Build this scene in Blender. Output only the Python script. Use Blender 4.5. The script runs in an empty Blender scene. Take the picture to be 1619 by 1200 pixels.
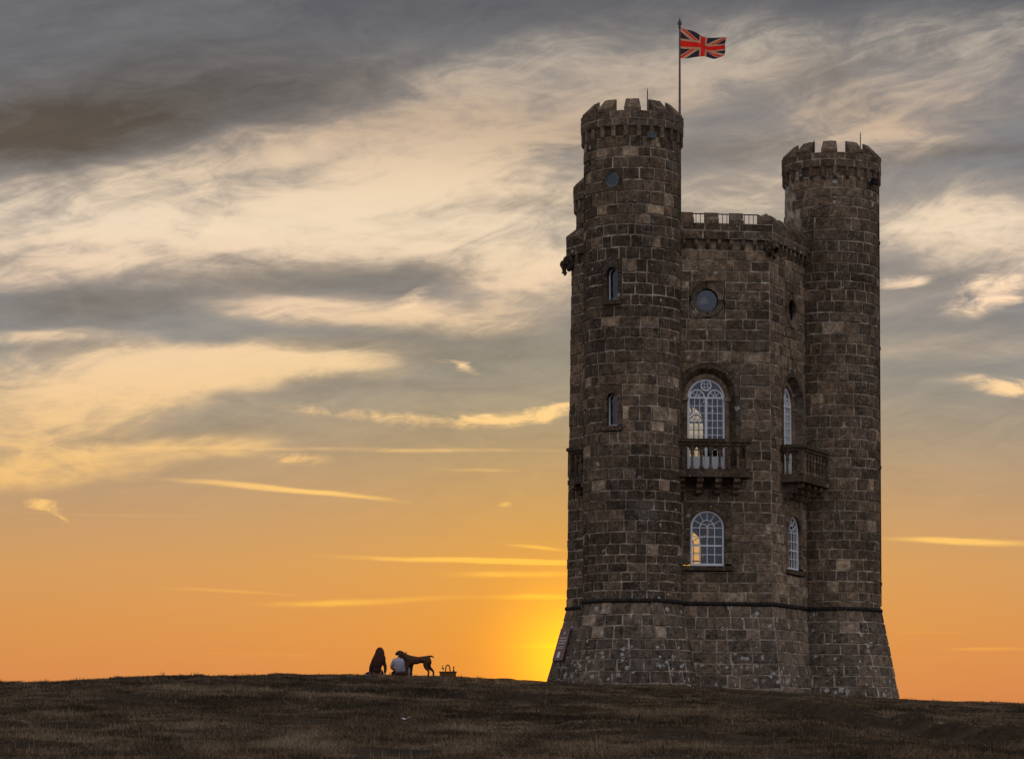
import bpy, bmesh, math, random
import numpy as np
from mathutils import Vector, Matrix, noise as mnoise
from mathutils.bvhtree import BVHTree

random.seed(7)
SC = bpy.context.scene
COL = SC.collection
R = math.radians

def lin(c):
    o = []
    for v in c[:3]:
        v /= 255.0
        o.append(v / 12.92 if v <= 0.04045 else ((v + 0.055) / 1.055) ** 2.4)
    return (o[0], o[1], o[2], 1.0)

# ------------------------------------------------------------------ camera
FOC = 4300.0                      # focal length in pixels of a 1619 px wide picture
cam_d = bpy.data.cameras.new('camera')
cam = bpy.data.objects.new('camera', cam_d)
COL.objects.link(cam)
SC.camera = cam
cam.location = (0, 0, 0)
cam.rotation_euler = (R(90), 0, 0)
cam_d.sensor_width = 36
cam_d.lens = 36 * FOC / 1619
cam_d.shift_x = -240.5 / 1619
cam_d.shift_y = 590.0 / 1619
cam_d.clip_start = 0.5
cam_d.clip_end = 20000

# ------------------------------------------------------------------ sky
SUN_AZ, SUN_EL = R(-1.95), R(1.95)
W = bpy.data.worlds.new('World')
SC.world = W
W.use_nodes = True
NT = W.node_tree
for n in list(NT.nodes):
    NT.nodes.remove(n)

class G:
    """small helper for node trees"""
    def __init__(s, nt): s.nt = nt
    def n(s, t, **k):
        o = s.nt.nodes.new(t)
        for a, b in k.items(): setattr(o, a, b)
        return o
    def put(s, sock, v):
        if v is None: return
        if hasattr(v, 'node'): s.nt.links.new(v, sock)
        else: sock.default_value = v
    def math(s, op, a, b=None, c=None, clamp=False):
        o = s.n('ShaderNodeMath', operation=op, use_clamp=clamp)
        for i, v in enumerate((a, b, c)): s.put(o.inputs[i], v)
        return o.outputs[0]
    def vm(s, op, a, b=None, out=0):
        o = s.n('ShaderNodeVectorMath', operation=op)
        s.put(o.inputs[0], a); s.put(o.inputs[1], b)
        return o.outputs[out]
    def mr(s, v, a, b, c=0.0, d=1.0, smooth=True):
        o = s.n('ShaderNodeMapRange', interpolation_type='SMOOTHSTEP' if smooth else 'LINEAR')
        for i, x in enumerate((v, a, b, c, d)): s.put(o.inputs[i], x)
        return o.outputs[0]
    def mix(s, f, a, b, mode='MIX'):
        o = s.n('ShaderNodeMix', data_type='RGBA', blend_type=mode)
        s.put(o.inputs[0], f); s.put(o.inputs[6], a); s.put(o.inputs[7], b)
        return o.outputs[2]
    def ramp(s, v, pts, interp='LINEAR'):
        o = s.n('ShaderNodeValToRGB')
        o.color_ramp.interpolation = interp
        e = o.color_ramp.elements
        while len(e) < len(pts): e.new(0.5)
        for x, (p, c) in zip(e, pts):
            x.position = p; x.color = c
        s.put(o.inputs[0], v)
        return o.outputs[0]
    def noise(s, vec, scale, detail=4, rough=0.55, dist=0.0, col=False):
        o = s.n('ShaderNodeTexNoise')
        o.inputs['Scale'].default_value = scale; o.inputs['Detail'].default_value = detail
        o.inputs['Roughness'].default_value = rough; o.inputs['Distortion'].default_value = dist
        s.put(o.inputs['Vector'], vec)
        return o.outputs['Color' if col else 'Fac']

g = G(NT)
D = g.vm('NORMALIZE', g.n('ShaderNodeTexCoord').outputs['Generated'])
sep = g.n('ShaderNodeSeparateXYZ'); NT.links.new(D, sep.inputs[0])
dx, dy, dz = sep.outputs
az = g.math('MULTIPLY', g.math('ARCTAN2', dx, dy), 43.0)
el = g.math('MULTIPLY', g.math('ARCSINE', dz), 43.0)
# slow drift plus fine curl so that no cloud edge is a plain ellipse
str1 = g.vm('MULTIPLY', D, (1.0, 1.0, 2.6))
str2 = g.vm('MULTIPLY', D, (1.0, 1.0, 5.0))
w1 = g.vm('SUBTRACT', g.noise(str1, 11, 3, .5, col=True), (.5, .5, .5))
w2 = g.vm('SUBTRACT', g.noise(str2, 38, 5, .6, col=True), (.5, .5, .5))
P0 = g.n('ShaderNodeCombineXYZ'); NT.links.new(az, P0.inputs[0]); NT.links.new(el, P0.inputs[1])
P0 = P0.outputs[0]
P = g.vm('ADD', P0, g.vm('MULTIPLY', w1, (2.4, .8, 0)))
P = g.vm('ADD', P, g.vm('MULTIPLY', w2, (.8, .20, 0)))
Pw = g.vm('ADD', P0, g.vm('MULTIPLY', w1, (.45, .16, 0)))
Pw = g.vm('ADD', Pw, g.vm('MULTIPLY', w2, (.85, .30, 0)))

def stroke(vec, acc, cx, cy, rx, ry, ang, amp):
    u = (cx - 1050) / FOC; v = (1190 - cy) / FOC
    a = math.atan(u) * 43; e = math.atan(v * math.cos(math.atan(u))) * 43
    t = g.n('ShaderNodeTexGradient', gradient_type='SPHERICAL')
    m = t.texture_mapping
    m.vector_type = 'TEXTURE'
    m.translation = (a, e, 0); m.rotation = (0, 0, R(ang)); m.scale = (rx / 100, ry / 100, 1)
    NT.links.new(vec, t.inputs[0])
    q = g.mr(t.outputs['Fac'], 0, 1, 0, amp)
    return q if acc is None else g.math('ADD', acc, q)

SOFT = [  # broad lit veils of cirrus
    (430, 350, 540, 100, 6, .95), (640, 315, 340, 85, 12, .85), (120, 365, 300, 60, 0, .6), (560, 385, 420, 45, -2, .75),
    (830, 400, 220, 80, 0, .45), (80, 300, 260, 60, 3, .25), (620, 240, 360, 110, 14, .5), (880, 170, 340, 130, 8, .5), (640, 120, 260, 60, 10, .25),
    (1130, 90, 300, 110, 4, .5), (1000, 130, 160, 80, 20, .3), (1330, 150, 280, 130, -20, .5), (1500, 60, 300, 90, 0, .55), (1540, 160, 240, 70, 6, .4), (1250, 220, 220, 60, 0, .3),
    (1450, 215, 200, 45, -3, .5), (1180, 310, 260, 70, 3, .5), (1520, 370, 300, 62, -4, 1.05), (1560, 330, 260, 60, 0, .4),
    (620, 492, 290, 40, -2, 1.2), (330, 265, 520, 60, 12, .5), (700, 200, 340, 70, 20, .4), (480, 230, 300, 40, 17, .35), (800, 110, 260, 50, 22, .35), (840, 330, 260, 90, 10, .5), (700, 270, 300, 60, 12, .3), (860, 420, 200, 34, 6, .5), (120, 600, 360, 90, 5, .5), (220, 560, 300, 24, 2, .4), (60, 440, 160, 26, 0, .4), (860, 450, 240, 52, 3, .62), (200, 420, 300, 30, 1, .45), (70, 528, 200, 24, 1, .75),
    (330, 580, 430, 56, 4, .95), (480, 572, 240, 40, -4, 1.2), (150, 625, 420, 50, 6, .8), (60, 660, 330, 60, 8, .5), (390, 605, 200, 30, 2, .8),
    (110, 742, 330, 48, 8, 1.05), (30, 700, 250, 60, 4, .5), (300, 715, 160, 26, 0, .5), (450, 455, 140, 40, 5, .2),
    (1500, 545, 260, 45, 0, .28), (1330, 450, 300, 60, 0, .18),
]
WISP = [  # small sharp clouds and streaks
    (800, 662, 170, 24, 7, 1.15), (870, 650, 90, 20, 12, .9), (620, 662, 170, 18, -3, .75), (480, 645, 150, 26, -4, .55), (1560, 458, 110, 52, 22, 1.3),
    (1430, 443, 90, 20, 6, .75), (1590, 612, 130, 26, -9, 1.25), (720, 576, 60, 12, -16, 1.0), (472, 727, 100, 16, 2, .9),
    (66, 802, 50, 15, -6, .9), (98, 820, 34, 7, -24, .7), (792, 797, 22, 11, 10, .9), (640, 474, 80, 30, 25, .6), (330, 368, 130, 26, -6, .45),
    (1200, 365, 110, 24, 0, .3), (1180, 288, 130, 24, 5, .45), (1470, 205, 180, 28, 0, .55), (1370, 238, 150, 12, 2, .4), (430, 560, 170, 18, -3, .5),
    (1240, 60, 170, 60, 10, .4), (1050, 60, 120, 50, 0, .3), (100, 712, 200, 22, 6, .5),
]
LINE = [  # thin straight bands low over the horizon
    (560, 712, 620, 7, .3, .75), (420, 772, 260, 9, -4, .8), (560, 786, 160, 6, -6, .7), (740, 886, 330, 8, -1.2, 1.1), (860, 889, 190, 6, -1, .7), (820, 908, 200, 10, 0, .75), (570, 950, 260, 10, 3, .95),
    (850, 944, 130, 8, 0, .85), (1530, 858, 210, 9, -2, 1.2), (850, 866, 90, 6, -6, .7), (1560, 1026, 130, 6, 0, .6), (360, 935, 260, 6, -2, .4), (860, 1020, 130, 8, 0, .5), (200, 815, 330, 5, 0, .35), (1500, 600, 260, 20, 0, .25), (760, 745, 110, 5, -2, .5), (1480, 1000, 160, 6, 0, .3), (420, 1035, 220, 6, 0, .3),
]
DARK = [  # the thick grey-brown bank, upper left, and the shaded undersides
    (60, 190, 520, 120, 5, .66), (0, 215, 320, 100, 4, .5), (330, 150, 520, 110, 9, .55), (520, 160, 300, 90, 8, .22), (200, 80, 460, 80, 0, .25),
    (330, 452, 460, 50, 4, .55), (500, 425, 330, 42, -3, .7), (130, 480, 340, 56, 2, .6), (690, 418, 240, 30, -3, .5), (60, 410, 190, 20, -2, .6), (110, 552, 300, 26, 2, .5),
    (700, 540, 380, 60, 0, .5), (300, 690, 330, 34, 3, .4), (520, 545, 260, 26, -3, .5), (560, 615, 260, 32, 3, .5), (860, 232, 170, 36, 8, .4), (1530, 250, 300, 26, 2, .5), (1330, 130, 240, 80, -30, .35),
    (1150, 240, 240, 40, 4, .4), (1450, 430, 260, 40, 0, .45), (1520, 500, 260, 60, 0, .3), (420, 345, 160, 18, 4, .45), (760, 330, 150, 16, 6, .35), (880, 325, 120, 18, 0, .4), (250, 395, 220, 14, 0, .4),
]
soft = wisp = line = dark = None
for q in SOFT: soft = stroke(P, soft, *q)
for q in WISP: wisp = stroke(Pw, wisp, *q)
Pl = g.vm('ADD', P0, g.vm('MULTIPLY', w1, (.4, .12, 0)))
Pl = g.vm('ADD', Pl, g.vm('MULTIPLY', w2, (.4, .06, 0)))
for q in LINE: line = stroke(Pl, line, *q)
for q in DARK: dark = stroke(P, dark, *q)

Dw = g.vm('ADD', D, g.vm('MULTIPLY', w1, (.06, .06, .022)))
f_streak = g.noise(g.vm('MULTIPLY', Dw, (1, 1, 7.0)), 15, 9, .64, .7)
f_wave = g.noise(g.vm('MULTIPLY', Dw, (1, 1, 3.2)), 26, 6, .58, 1.4)
f_fine = g.noise(g.vm('MULTIPLY', Dw, (1, 1, 2.4)), 60, 8, .62, .8)
f_big = g.noise(g.vm('MULTIPLY', D, (1, 1, 3.0)), 3.2, 5, .55, .5)
# general veil that carries on all round the sky
allround = g.mr(f_big, .42, .72, 0, .5)
front = g.mr(g.math('ADD', dy, g.math('MULTIPLY', dz, -.9)), .55, .80)
allround = g.math('MULTIPLY', allround, g.math('SUBTRACT', 1.0, front))
softm = g.math('ADD', soft, allround)
Ph = g.n('ShaderNodeMapping'); Ph.vector_type = 'TEXTURE'; Ph.inputs['Rotation'].default_value = (0, 0, R(15)); Ph.inputs['Scale'].default_value = (5.0, .95, 1)
NT.links.new(g.vm('ADD', P0, g.vm('MULTIPLY', w1, (1.6, 1.3, 0))), Ph.inputs['Vector'])
f_hair = g.noise(Ph.outputs[0], 1.5, 9, .66, .8)
tex = g.math('ADD', g.math('MULTIPLY', g.math('SUBTRACT', f_hair, .5), 1.1), g.math('ADD', g.math('ADD', g.math('MULTIPLY', f_streak, .5), g.math('MULTIPLY', f_fine, .45)), g.math('MULTIPLY', f_wave, .65)))
softm = g.math('MULTIPLY', softm, g.math('SUBTRACT', 1.0, g.math('MULTIPLY', dark, .45), clamp=True))
texk = g.math('MULTIPLY', g.math('SUBTRACT', tex, .79), g.mr(softm, 0, .45, 0, 2.6))
crisp = g.mr(g.math('ADD', g.math('MULTIPLY', softm, .85), texk), .04, 1.3, 0, .62)
veil = g.math('MULTIPLY', softm, g.mr(tex, .55, 1.02, .45, 1.25, False))
veil = g.math('MULTIPLY', g.math('SUBTRACT', 1.0, g.math('EXPONENT', g.math('MULTIPLY', veil, -1.35))), .72)
softm = g.math('SUBTRACT', 1.0, g.math('MULTIPLY', g.math('SUBTRACT', 1.0, crisp), g.math('SUBTRACT', 1.0, veil)))
wispm = g.mr(g.math('MULTIPLY', wisp, g.mr(f_fine, .34, .66, .2, 1.25, False)), .12, 1.15, 0, .95)
linem = g.mr(g.math('MULTIPLY', line, g.mr(f_streak, .3, .7, .35, 1.1, False)), .05, .9, 0, .9)

h = g.math('DIVIDE', el, 67.5, clamp=True)       # 0 at the horizon, 1 overhead
def yy(y): return max(0.0, (1190 - y) / 100 / 67.5)
BASE = [(1190, (200, 112, 62)), (1100, (217, 138, 82)), (1000, (215, 147, 84)), (900, (207, 154, 98)), (800, (187, 153, 117)),
        (700, (160, 148, 131)), (600, (139, 143, 142)), (480, (128, 133, 139)), (330, (128, 131, 136)), (160, (114, 120, 128)), (50, (84, 93, 104)), (-20, (68, 80, 96))]
LIT = [(1190, (255, 170, 60)), (1000, (255, 184, 72)), (880, (254, 198, 104)), (730, (253, 203, 132)), (580, (255, 217, 170)),
       (480, (254, 219, 184)), (370, (253, 228, 197)), (300, (248, 219, 185)), (210, (210, 182, 154)), (90, (202, 187, 170)), (0, (172, 165, 158)), (-400, (156, 152, 152))]
base = g.ramp(h, [(yy(y), lin(c)) for y, c in BASE] + [(.35, lin((128, 136, 150))), (1.0, lin((190, 198, 214)))])
lit = g.ramp(h, [(yy(y), lin(c)) for y, c in LIT] + [(1.0, lin((186, 182, 180)))])
drk = g.ramp(h, [(yy(1000), lin((178, 128, 80))), (yy(700), lin((150, 132, 110))), (yy(560), lin((132, 124, 114))), (yy(430), lin((124, 118, 113))), (yy(260), lin((92, 82, 72))), (yy(130), lin((88, 82, 78))), (1.0, lin((90, 90, 96)))])

# clear air: physical sky, tinted by the thin veil above
sky = g.n('ShaderNodeTexSky', sky_type='NISHITA', sun_disc=False)
sky.sun_elevation = SUN_EL; sky.sun_rotation = SUN_AZ
sky.air_density = 1.0; sky.dust_density = 3.0; sky.ozone_density = 1.0
nis = g.mix(1.0, sky.outputs[0], (.1, .1, .1, 1), 'MULTIPLY')
SUNDIR = Vector((math.sin(SUN_AZ) * math.cos(SUN_EL), math.cos(SUN_AZ) * math.cos(SUN_EL), math.sin(SUN_EL)))
ang = g.math('ARCCOSINE', g.math('MINIMUM', g.vm('DOT_PRODUCT', D, SUNDIR, out=1), 1.0))
deg = g.math('MULTIPLY', ang, 180 / math.pi)
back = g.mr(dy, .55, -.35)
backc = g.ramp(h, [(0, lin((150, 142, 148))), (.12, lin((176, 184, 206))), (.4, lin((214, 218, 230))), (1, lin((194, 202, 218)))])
backc = g.mix(1.0, backc, g.mix(g.mr(dx, -.9, .9), (.78, .78, .79, 1), (1.22, 1.22, 1.21, 1)), 'MULTIPLY')  # unseen sky behind the camera, brightened towards the right to light the tower
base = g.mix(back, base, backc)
lit = g.mix(back, lit, lin((226, 212, 204)))
base = g.mix(1.0, g.mix(1.0, base, (.93, .93, .93, 1), 'MULTIPLY'), g.mix(1.0, nis, (.055, .055, .055, 1), 'MULTIPLY'), 'ADD')
c = g.mix(g.math('MULTIPLY', dark, g.mr(tex, .5, 1.05, 1.08, .72, False), clamp=True), base, drk)
c = g.mix(1.0, c, g.mix(g.mr(el, 3.0, 5.5), (1, 1, 1, 1), g.ramp(tex, [(.52, (.88, .885, .90, 1)), (.8, (1, 1, 1, 1)), (1.0, (1.09, 1.08, 1.06, 1))])), 'MULTIPLY')
c = g.mix(softm, c, lit)
c = g.mix(wispm, c, g.mix(1.0, lit, (1.06, 1.06, 1.06, 1), 'MULTIPLY'))
c = g.mix(linem, c, g.mix(1.0, lit, (1.05, 1.05, 1.05, 1), 'MULTIPLY'))
# aureole round the low sun
au1 = g.math('EXPONENT', g.math('MULTIPLY', g.math('MULTIPLY', deg, deg), -1 / (1.15 ** 2)))
au2 = g.math('EXPONENT', g.math('MULTIPLY', deg, -1 / 1.5))
c = g.mix(1.0, c, g.mix(g.math('EXPONENT', g.math('MULTIPLY', deg, -1 / 3.2)), (1, 1, 1, 1), (1, .93, .12, 1)), 'MULTIPLY')
c = g.mix(1.0, c, g.mix(au2, (0, 0, 0, 1), (.36, .12, .0, 1)), 'ADD')
c = g.mix(1.0, c, g.mix(au1, (0, 0, 0, 1), (.9, .40, .008, 1)), 'ADD')
below = g.mr(dz, 0.0, -.06)
c = g.mix(below, c, (.05, .045, .04, 1))
bg = g.n('ShaderNodeBackground')
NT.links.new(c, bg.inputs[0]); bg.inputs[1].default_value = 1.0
wo = g.n('ShaderNodeOutputWorld'); NT.links.new(bg.outputs[0], wo.inputs[0])

# ------------------------------------------------------------------ sun
sun_d = bpy.data.lights.new('sun', 'SUN')
sun_d.energy = 3.0; sun_d.angle = R(.5); sun_d.color = (1.0, .55, .22)
sun = bpy.data.objects.new('sun', sun_d); COL.objects.link(sun)
sun.rotation_euler = SUNDIR.to_track_quat('Z', 'Y').to_euler()
sun.location = (-5, 60, 40)

SC.view_settings.view_transform = 'Standard'
SC.view_settings.look = 'None'
SC.view_settings.exposure = 0
SC.view_settings.gamma = 1
SC.view_settings.use_curve_mapping = False
SC.render.engine = 'CYCLES'
SC.cycles.max_bounces = 6
SC.cycles.transparent_max_bounces = 12
# ------------------------------------------------------------------ materials
def mat(name, fn):
    m = bpy.data.materials.new(name); m.use_nodes = True
    nt = m.node_tree; h = G(nt)
    b = nt.nodes['Principled BSDF']
    fn(h, b, nt)
    return m

def flat(name, col, rough=.6, metal=0.0, noise_amt=.25, scale=14.0, spec=.3):
    def f(h, b, nt):
        pos = h.n('ShaderNodeNewGeometry').outputs['Position']
        n = h.noise(pos, scale, 4)
        c = h.mix(h.mr(n, .3, .7, 0, 1), tuple(x * (1 - noise_amt) for x in col[:3]) + (1,), tuple(min(1, x * (1 + noise_amt)) for x in col[:3]) + (1,))
        nt.links.new(c, b.inputs['Base Color'])
        b.inputs['Roughness'].default_value = rough; b.inputs['Metallic'].default_value = metal
        b.inputs['Specular IOR Level'].default_value = spec
    return mat(name, f)

def stone_fn(h, b, nt):
    pos = h.n('ShaderNodeNewGeometry').outputs['Position']
    t = h.n('ShaderNodeAttribute', attribute_name='tint').outputs['Fac']
    c = h.ramp(t, [(0, (.058, .040, .026, 1)), (.25, (.098, .067, .043, 1)), (.5, (.165, .113, .072, 1)), (.72, (.24, .168, .108, 1)), (.86, (.33, .24, .16, 1)), (1, (.38, .28, .19, 1))])
    big = h.noise(pos, .55, 4, .6)
    mid = h.noise(pos, 5.0, 6, .65)
    grain = h.noise(pos, 24.0, 5, .75)
    c = h.mix(1.0, c, h.ramp(big, [(.3, (.72, .70, .70, 1)), (.5, (1, 1, 1, 1)), (.7, (1.35, 1.3, 1.24, 1))]), 'MULTIPLY')
    c = h.mix(1.0, c, h.ramp(mid, [(.30, (.42, .41, .40, 1)), (.5, (1, 1, 1, 1)), (.70, (1.9, 1.82, 1.72, 1))]), 'MULTIPLY')
    c = h.mix(1.0, c, h.ramp(grain, [(.32, (.48, .47, .46, 1)), (.5, (1, 1, 1, 1)), (.66, (1.75, 1.7, 1.62, 1))]), 'MULTIPLY')
    # grey and white lichen: patches of their own shape, thickest low down on the battered base
    z = h.n('ShaderNodeSeparateXYZ'); nt.links.new(pos, z.inputs[0])
    low = h.mr(z.outputs[2], 5.6, 2.2, .0, 1)
    wp = h.vm('ADD', pos, h.vm('MULTIPLY', h.noise(pos, 9, 6, .75, col=True), (.24, .24, .24)))
    v = h.n('ShaderNodeTexVoronoi'); nt.links.new(wp, v.inputs['Vector']); v.inputs['Scale'].default_value = 4.2
    vr = h.n('ShaderNodeSeparateColor'); nt.links.new(v.outputs['Color'], vr.inputs[0])
    thr = h.math('SUBTRACT', .972, h.math('MULTIPLY', low, h.mr(h.noise(pos, .9, 3), .42, .56, .10, .95)))
    pick = h.math('GREATER_THAN', vr.outputs[0], thr)
    size = h.mr(vr.outputs[1], 0, 1, .16, .42, False)
    spot = h.math('LESS_THAN', v.outputs['Distance'], size)
    lich = h.math('MULTIPLY', pick, spot)
    lich = h.math('MULTIPLY', lich, h.mr(h.noise(pos, 14, 5, .7), .36, .54, .1, .92))
    v2 = h.n('ShaderNodeTexVoronoi'); nt.links.new(wp, v2.inputs['Vector']); v2.inputs['Scale'].default_value = 17
    v2r = h.n('ShaderNodeSeparateColor'); nt.links.new(v2.outputs['Color'], v2r.inputs[0])
    sp2 = h.math('MULTIPLY', h.math('GREATER_THAN', v2r.outputs[0], .74), h.math('LESS_THAN', v2.outputs['Distance'], .34))
    sp2 = h.math('MULTIPLY', sp2, h.mr(h.noise(pos, .8, 3), .42, .66, .15, .8))
    haze = h.math('MULTIPLY', h.mr(h.noise(pos, 1.3, 6, .7), .48, .72), h.mr(h.noise(pos, .35, 2), .42, .66, .05, .65))
    c = h.mix(haze, c, (.19, .165, .14, 1))
    c = h.mix(h.math('MULTIPLY', h.mr(z.outputs[2], 5.25, 4.6), h.mr(mid, .32, .66, .0, .30)), c, (.19, .168, .142, 1))
    c = h.mix(sp2, c, (.42, .39, .35, 1))
    c = h.mix(lich, c, (.46, .45, .42, 1))
    nt.links.new(c, b.inputs['Base Color'])
    b.inputs['Roughness'].default_value = .95; b.inputs['Specular IOR Level'].default_value = .15
    bp = h.n('ShaderNodeBump'); bp.inputs['Strength'].default_value = .75; bp.inputs['Distance'].default_value = .03
    hh = h.math('ADD', h.math('MULTIPLY', mid, 1.2), h.math('MULTIPLY', grain, .5))
    nt.links.new(hh, bp.inputs['Height']); nt.links.new(bp.outputs[0], b.inputs['Normal'])
M_STONE = mat('weathered_stone', stone_fn)

def mortar_fn(h, b, nt):
    pos = h.n('ShaderNodeNewGeometry').outputs['Position']
    n = h.noise(pos, 3.0, 6, .65); n2 = h.noise(pos, .5, 3); n3 = h.noise(pos, 30, 3, .7)
    c = h.ramp(n, [(.30, (.10, .075, .052, 1)), (.5, (.34, .265, .195, 1)), (.68, (.66, .545, .43, 1))])
    c = h.mix(1.0, c, h.ramp(n2, [(.3, (.6, .6, .6, 1)), (.65, (1.15, 1.13, 1.1, 1))]), 'MULTIPLY')
    nt.links.new(c, b.inputs['Base Color']); b.inputs['Roughness'].default_value = 1
    b.inputs['Specular IOR Level'].default_value = .1
    bp = h.n('ShaderNodeBump'); bp.inputs['Strength'].default_value = .6; bp.inputs['Distance'].default_value = .02
    nt.links.new(n3, bp.inputs['Height']); nt.links.new(bp.outputs[0], b.inputs['Normal'])
M_MORTAR = mat('lime_mortar', mortar_fn)
M_DARKSTONE = flat('dark_stone', (.030, .026, .022), .95, 0, .5, 9, .1)  # much darker stone tone for the string course

def glass_fn(h, b, nt):
    nt.nodes.remove(b)
    tr = h.n('ShaderNodeBsdfTransparent'); tr.inputs[0].default_value = (.97, .98, .98, 1)
    gl = h.n('ShaderNodeBsdfGlossy'); gl.inputs['Roughness'].default_value = .03; gl.inputs['Color'].default_value = (.9, .94, 1, 1)
    lw = h.n('ShaderNodeLayerWeight'); lw.inputs[0].default_value = .5
    pos = h.n('ShaderNodeNewGeometry').outputs['Position']
    bp = h.n('ShaderNodeBump'); bp.inputs['Strength'].default_value = .12; bp.inputs['Distance'].default_value = .065
    nt.links.new(h.noise(pos, 2.2, 2), bp.inputs['Height']); nt.links.new(bp.outputs[0], gl.inputs['Normal'])
    mx = h.n('ShaderNodeMixShader'); nt.links.new(h.math('ADD', h.math('MULTIPLY', h.math('POWER', lw.outputs[1], 4.0), .6), .085), mx.inputs[0])
    nt.links.new(tr.outputs[0], mx.inputs[1]); nt.links.new(gl.outputs[0], mx.inputs[2])
    nt.links.new(mx.outputs[0], nt.nodes['Material Output'].inputs[0])
M_GLASS = mat('window_glass', glass_fn)
M_WHITE = flat('white_paint', (.78, .79, .80), .5, 0, .05)
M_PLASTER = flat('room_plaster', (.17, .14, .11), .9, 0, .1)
M_WOOD = flat('dark_floorboards', (.12, .08, .05), .7)
M_IRON = flat('black_iron', (.02, .02, .022), .5, .6)
M_LEAD = flat('roof_lead', (.12, .125, .13), .6, .3)
M_POLE = flat('painted_pole', (.10, .06, .05), .4)
M_SHADE = flat('lampshade_linen', (.75, .70, .66), .8, 0, .05)
M_STEEL = flat('grey_steel', (.20, .21, .23), .4, .5)

def fabric(name, col, scale=90, trans=0.0):
    def f(h, b, nt):
        pos = h.n('ShaderNodeNewGeometry').outputs['Position']
        n = h.noise(pos, scale, 3); n2 = h.noise(pos, 9, 3)
        c = h.mix(n, tuple(x * .75 for x in col) + (1,), tuple(min(1, x * 1.2) for x in col) + (1,))
        nt.links.new(c, b.inputs['Base Color']); b.inputs['Roughness'].default_value = .95
        b.inputs['Specular IOR Level'].default_value = .1
        bp = h.n('ShaderNodeBump'); bp.inputs['Strength'].default_value = .6; bp.inputs['Distance'].default_value = .03
        nt.links.new(n2, bp.inputs['Height']); nt.links.new(bp.outputs[0], b.inputs['Normal'])
    return mat(name, f)
M_SHIRT = fabric('pale_cotton', (.38, .38, .44))
M_DRESS = fabric('dark_knit', (.06, .035, .03))
M_TROUS = fabric('dark_denim', (.03, .03, .04))
M_HAIR = fabric('brown_hair', (.07, .03, .018), 200)
M_SKIN = flat('skin', (.48, .27, .19), .6, 0, .08)
M_COAT = fabric('short_brown_coat', (.08, .04, .022), 160)
M_WICKER = fabric('wicker', (.16, .085, .035), 120)
M_COLLAR = flat('collar_leather', (.12, .12, .13), .5)
M_PAPER = flat('white_paper', (.75, .74, .72), .8, 0, .05)

# ------------------------------------------------------------------ mesh helpers
class MB:
    def __init__(s): s.v = []; s.f = []; s.t = []
    def add(s, vs, fs, tint=.3):
        o = len(s.v)
        s.v += [tuple(v) for v in vs]
        s.f += [tuple(i + o for i in f) for f in fs]
        s.t += [tint] * len(vs)
    def quad(s, a, b, c, d, tint=.3): s.add([a, b, c, d], [(0, 1, 2, 3)], tint)
    def tube(s, pts, rads, n=8, tint=.3, closed=False):
        pts = [Vector(p) for p in pts]
        if not hasattr(rads, '__len__'): rads = [rads] * len(pts)
        vs = []; m = len(pts)
        for i, p in enumerate(pts):
            a = pts[(i - 1) % m] if (closed or i > 0) else p
            b = pts[(i + 1) % m] if (closed or i < m - 1) else p
            t = (b - a).normalized()
            up = Vector((0, 0, 1)) if abs(t.z) < .9 else Vector((0, 1, 0))
            x = t.cross(up).normalized(); y = x.cross(t)
            for k in range(n):
                q = 2 * math.pi * k / n
                vs.append(p + (x * math.cos(q) + y * math.sin(q)) * rads[i])
        fs = []
        for i in range(m if closed else m - 1):
            j = (i + 1) % m
            for k in range(n):
                l = (k + 1) % n
                fs.append((i * n + k, i * n + l, j * n + l, j * n + k))
        if not closed:
            fs.append(tuple(range(n))[::-1]); fs.append(tuple((m - 1) * n + k for k in range(n)))
        s.add(vs, fs, tint)
    def lathe(s, cx, cy, prof, n=32, a0=0.0, a1=2 * math.pi, tint=.3, caps=True):
        full = abs(a1 - a0 - 2 * math.pi) < 1e-6
        m = len(prof); cols = n if full else n + 1
        vs = []
        for i in range(cols):
            a = a0 + (a1 - a0) * i / n
            for r, z in prof: vs.append((cx + r * math.cos(a), cy + r * math.sin(a), z))
        fs = []
        for i in range(n):
            j = (i + 1) % cols
            for k in range(m - 1):
                fs.append((i * m + k, j * m + k, j * m + k + 1, i * m + k + 1))
        s.add(vs, fs, tint)
    def box(s, c, h, tint=.3, rot=None):
        c = Vector(c)
        vs = []
        for x in (-1, 1):
            for y in (-1, 1):
                for z in (-1, 1):
                    p = Vector((x * h[0], y * h[1], z * h[2]))
                    vs.append(c + (rot @ p if rot else p))
        s.add(vs, [(0, 1, 3, 2), (4, 6, 7, 5), (0, 4, 5, 1), (2, 3, 7, 6), (0, 2, 6, 4), (1, 5, 7, 3)], tint)
    def prism(s, pts, lo, hi, fn, tint=.3):
        """outline pts (a, b), pushed from lo to hi through fn(a, depth, b)"""
        n = len(pts)
        vs = [fn(a, lo, b) for a, b in pts] + [fn(a, hi, b) for a, b in pts]
        fs = [tuple(range(n)), tuple(range(2 * n - 1, n - 1, -1))]
        for i in range(n):
            j = (i + 1) % n
            fs.append((j, i, n + i, n + j))
        s.add(vs, fs, tint)

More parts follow.
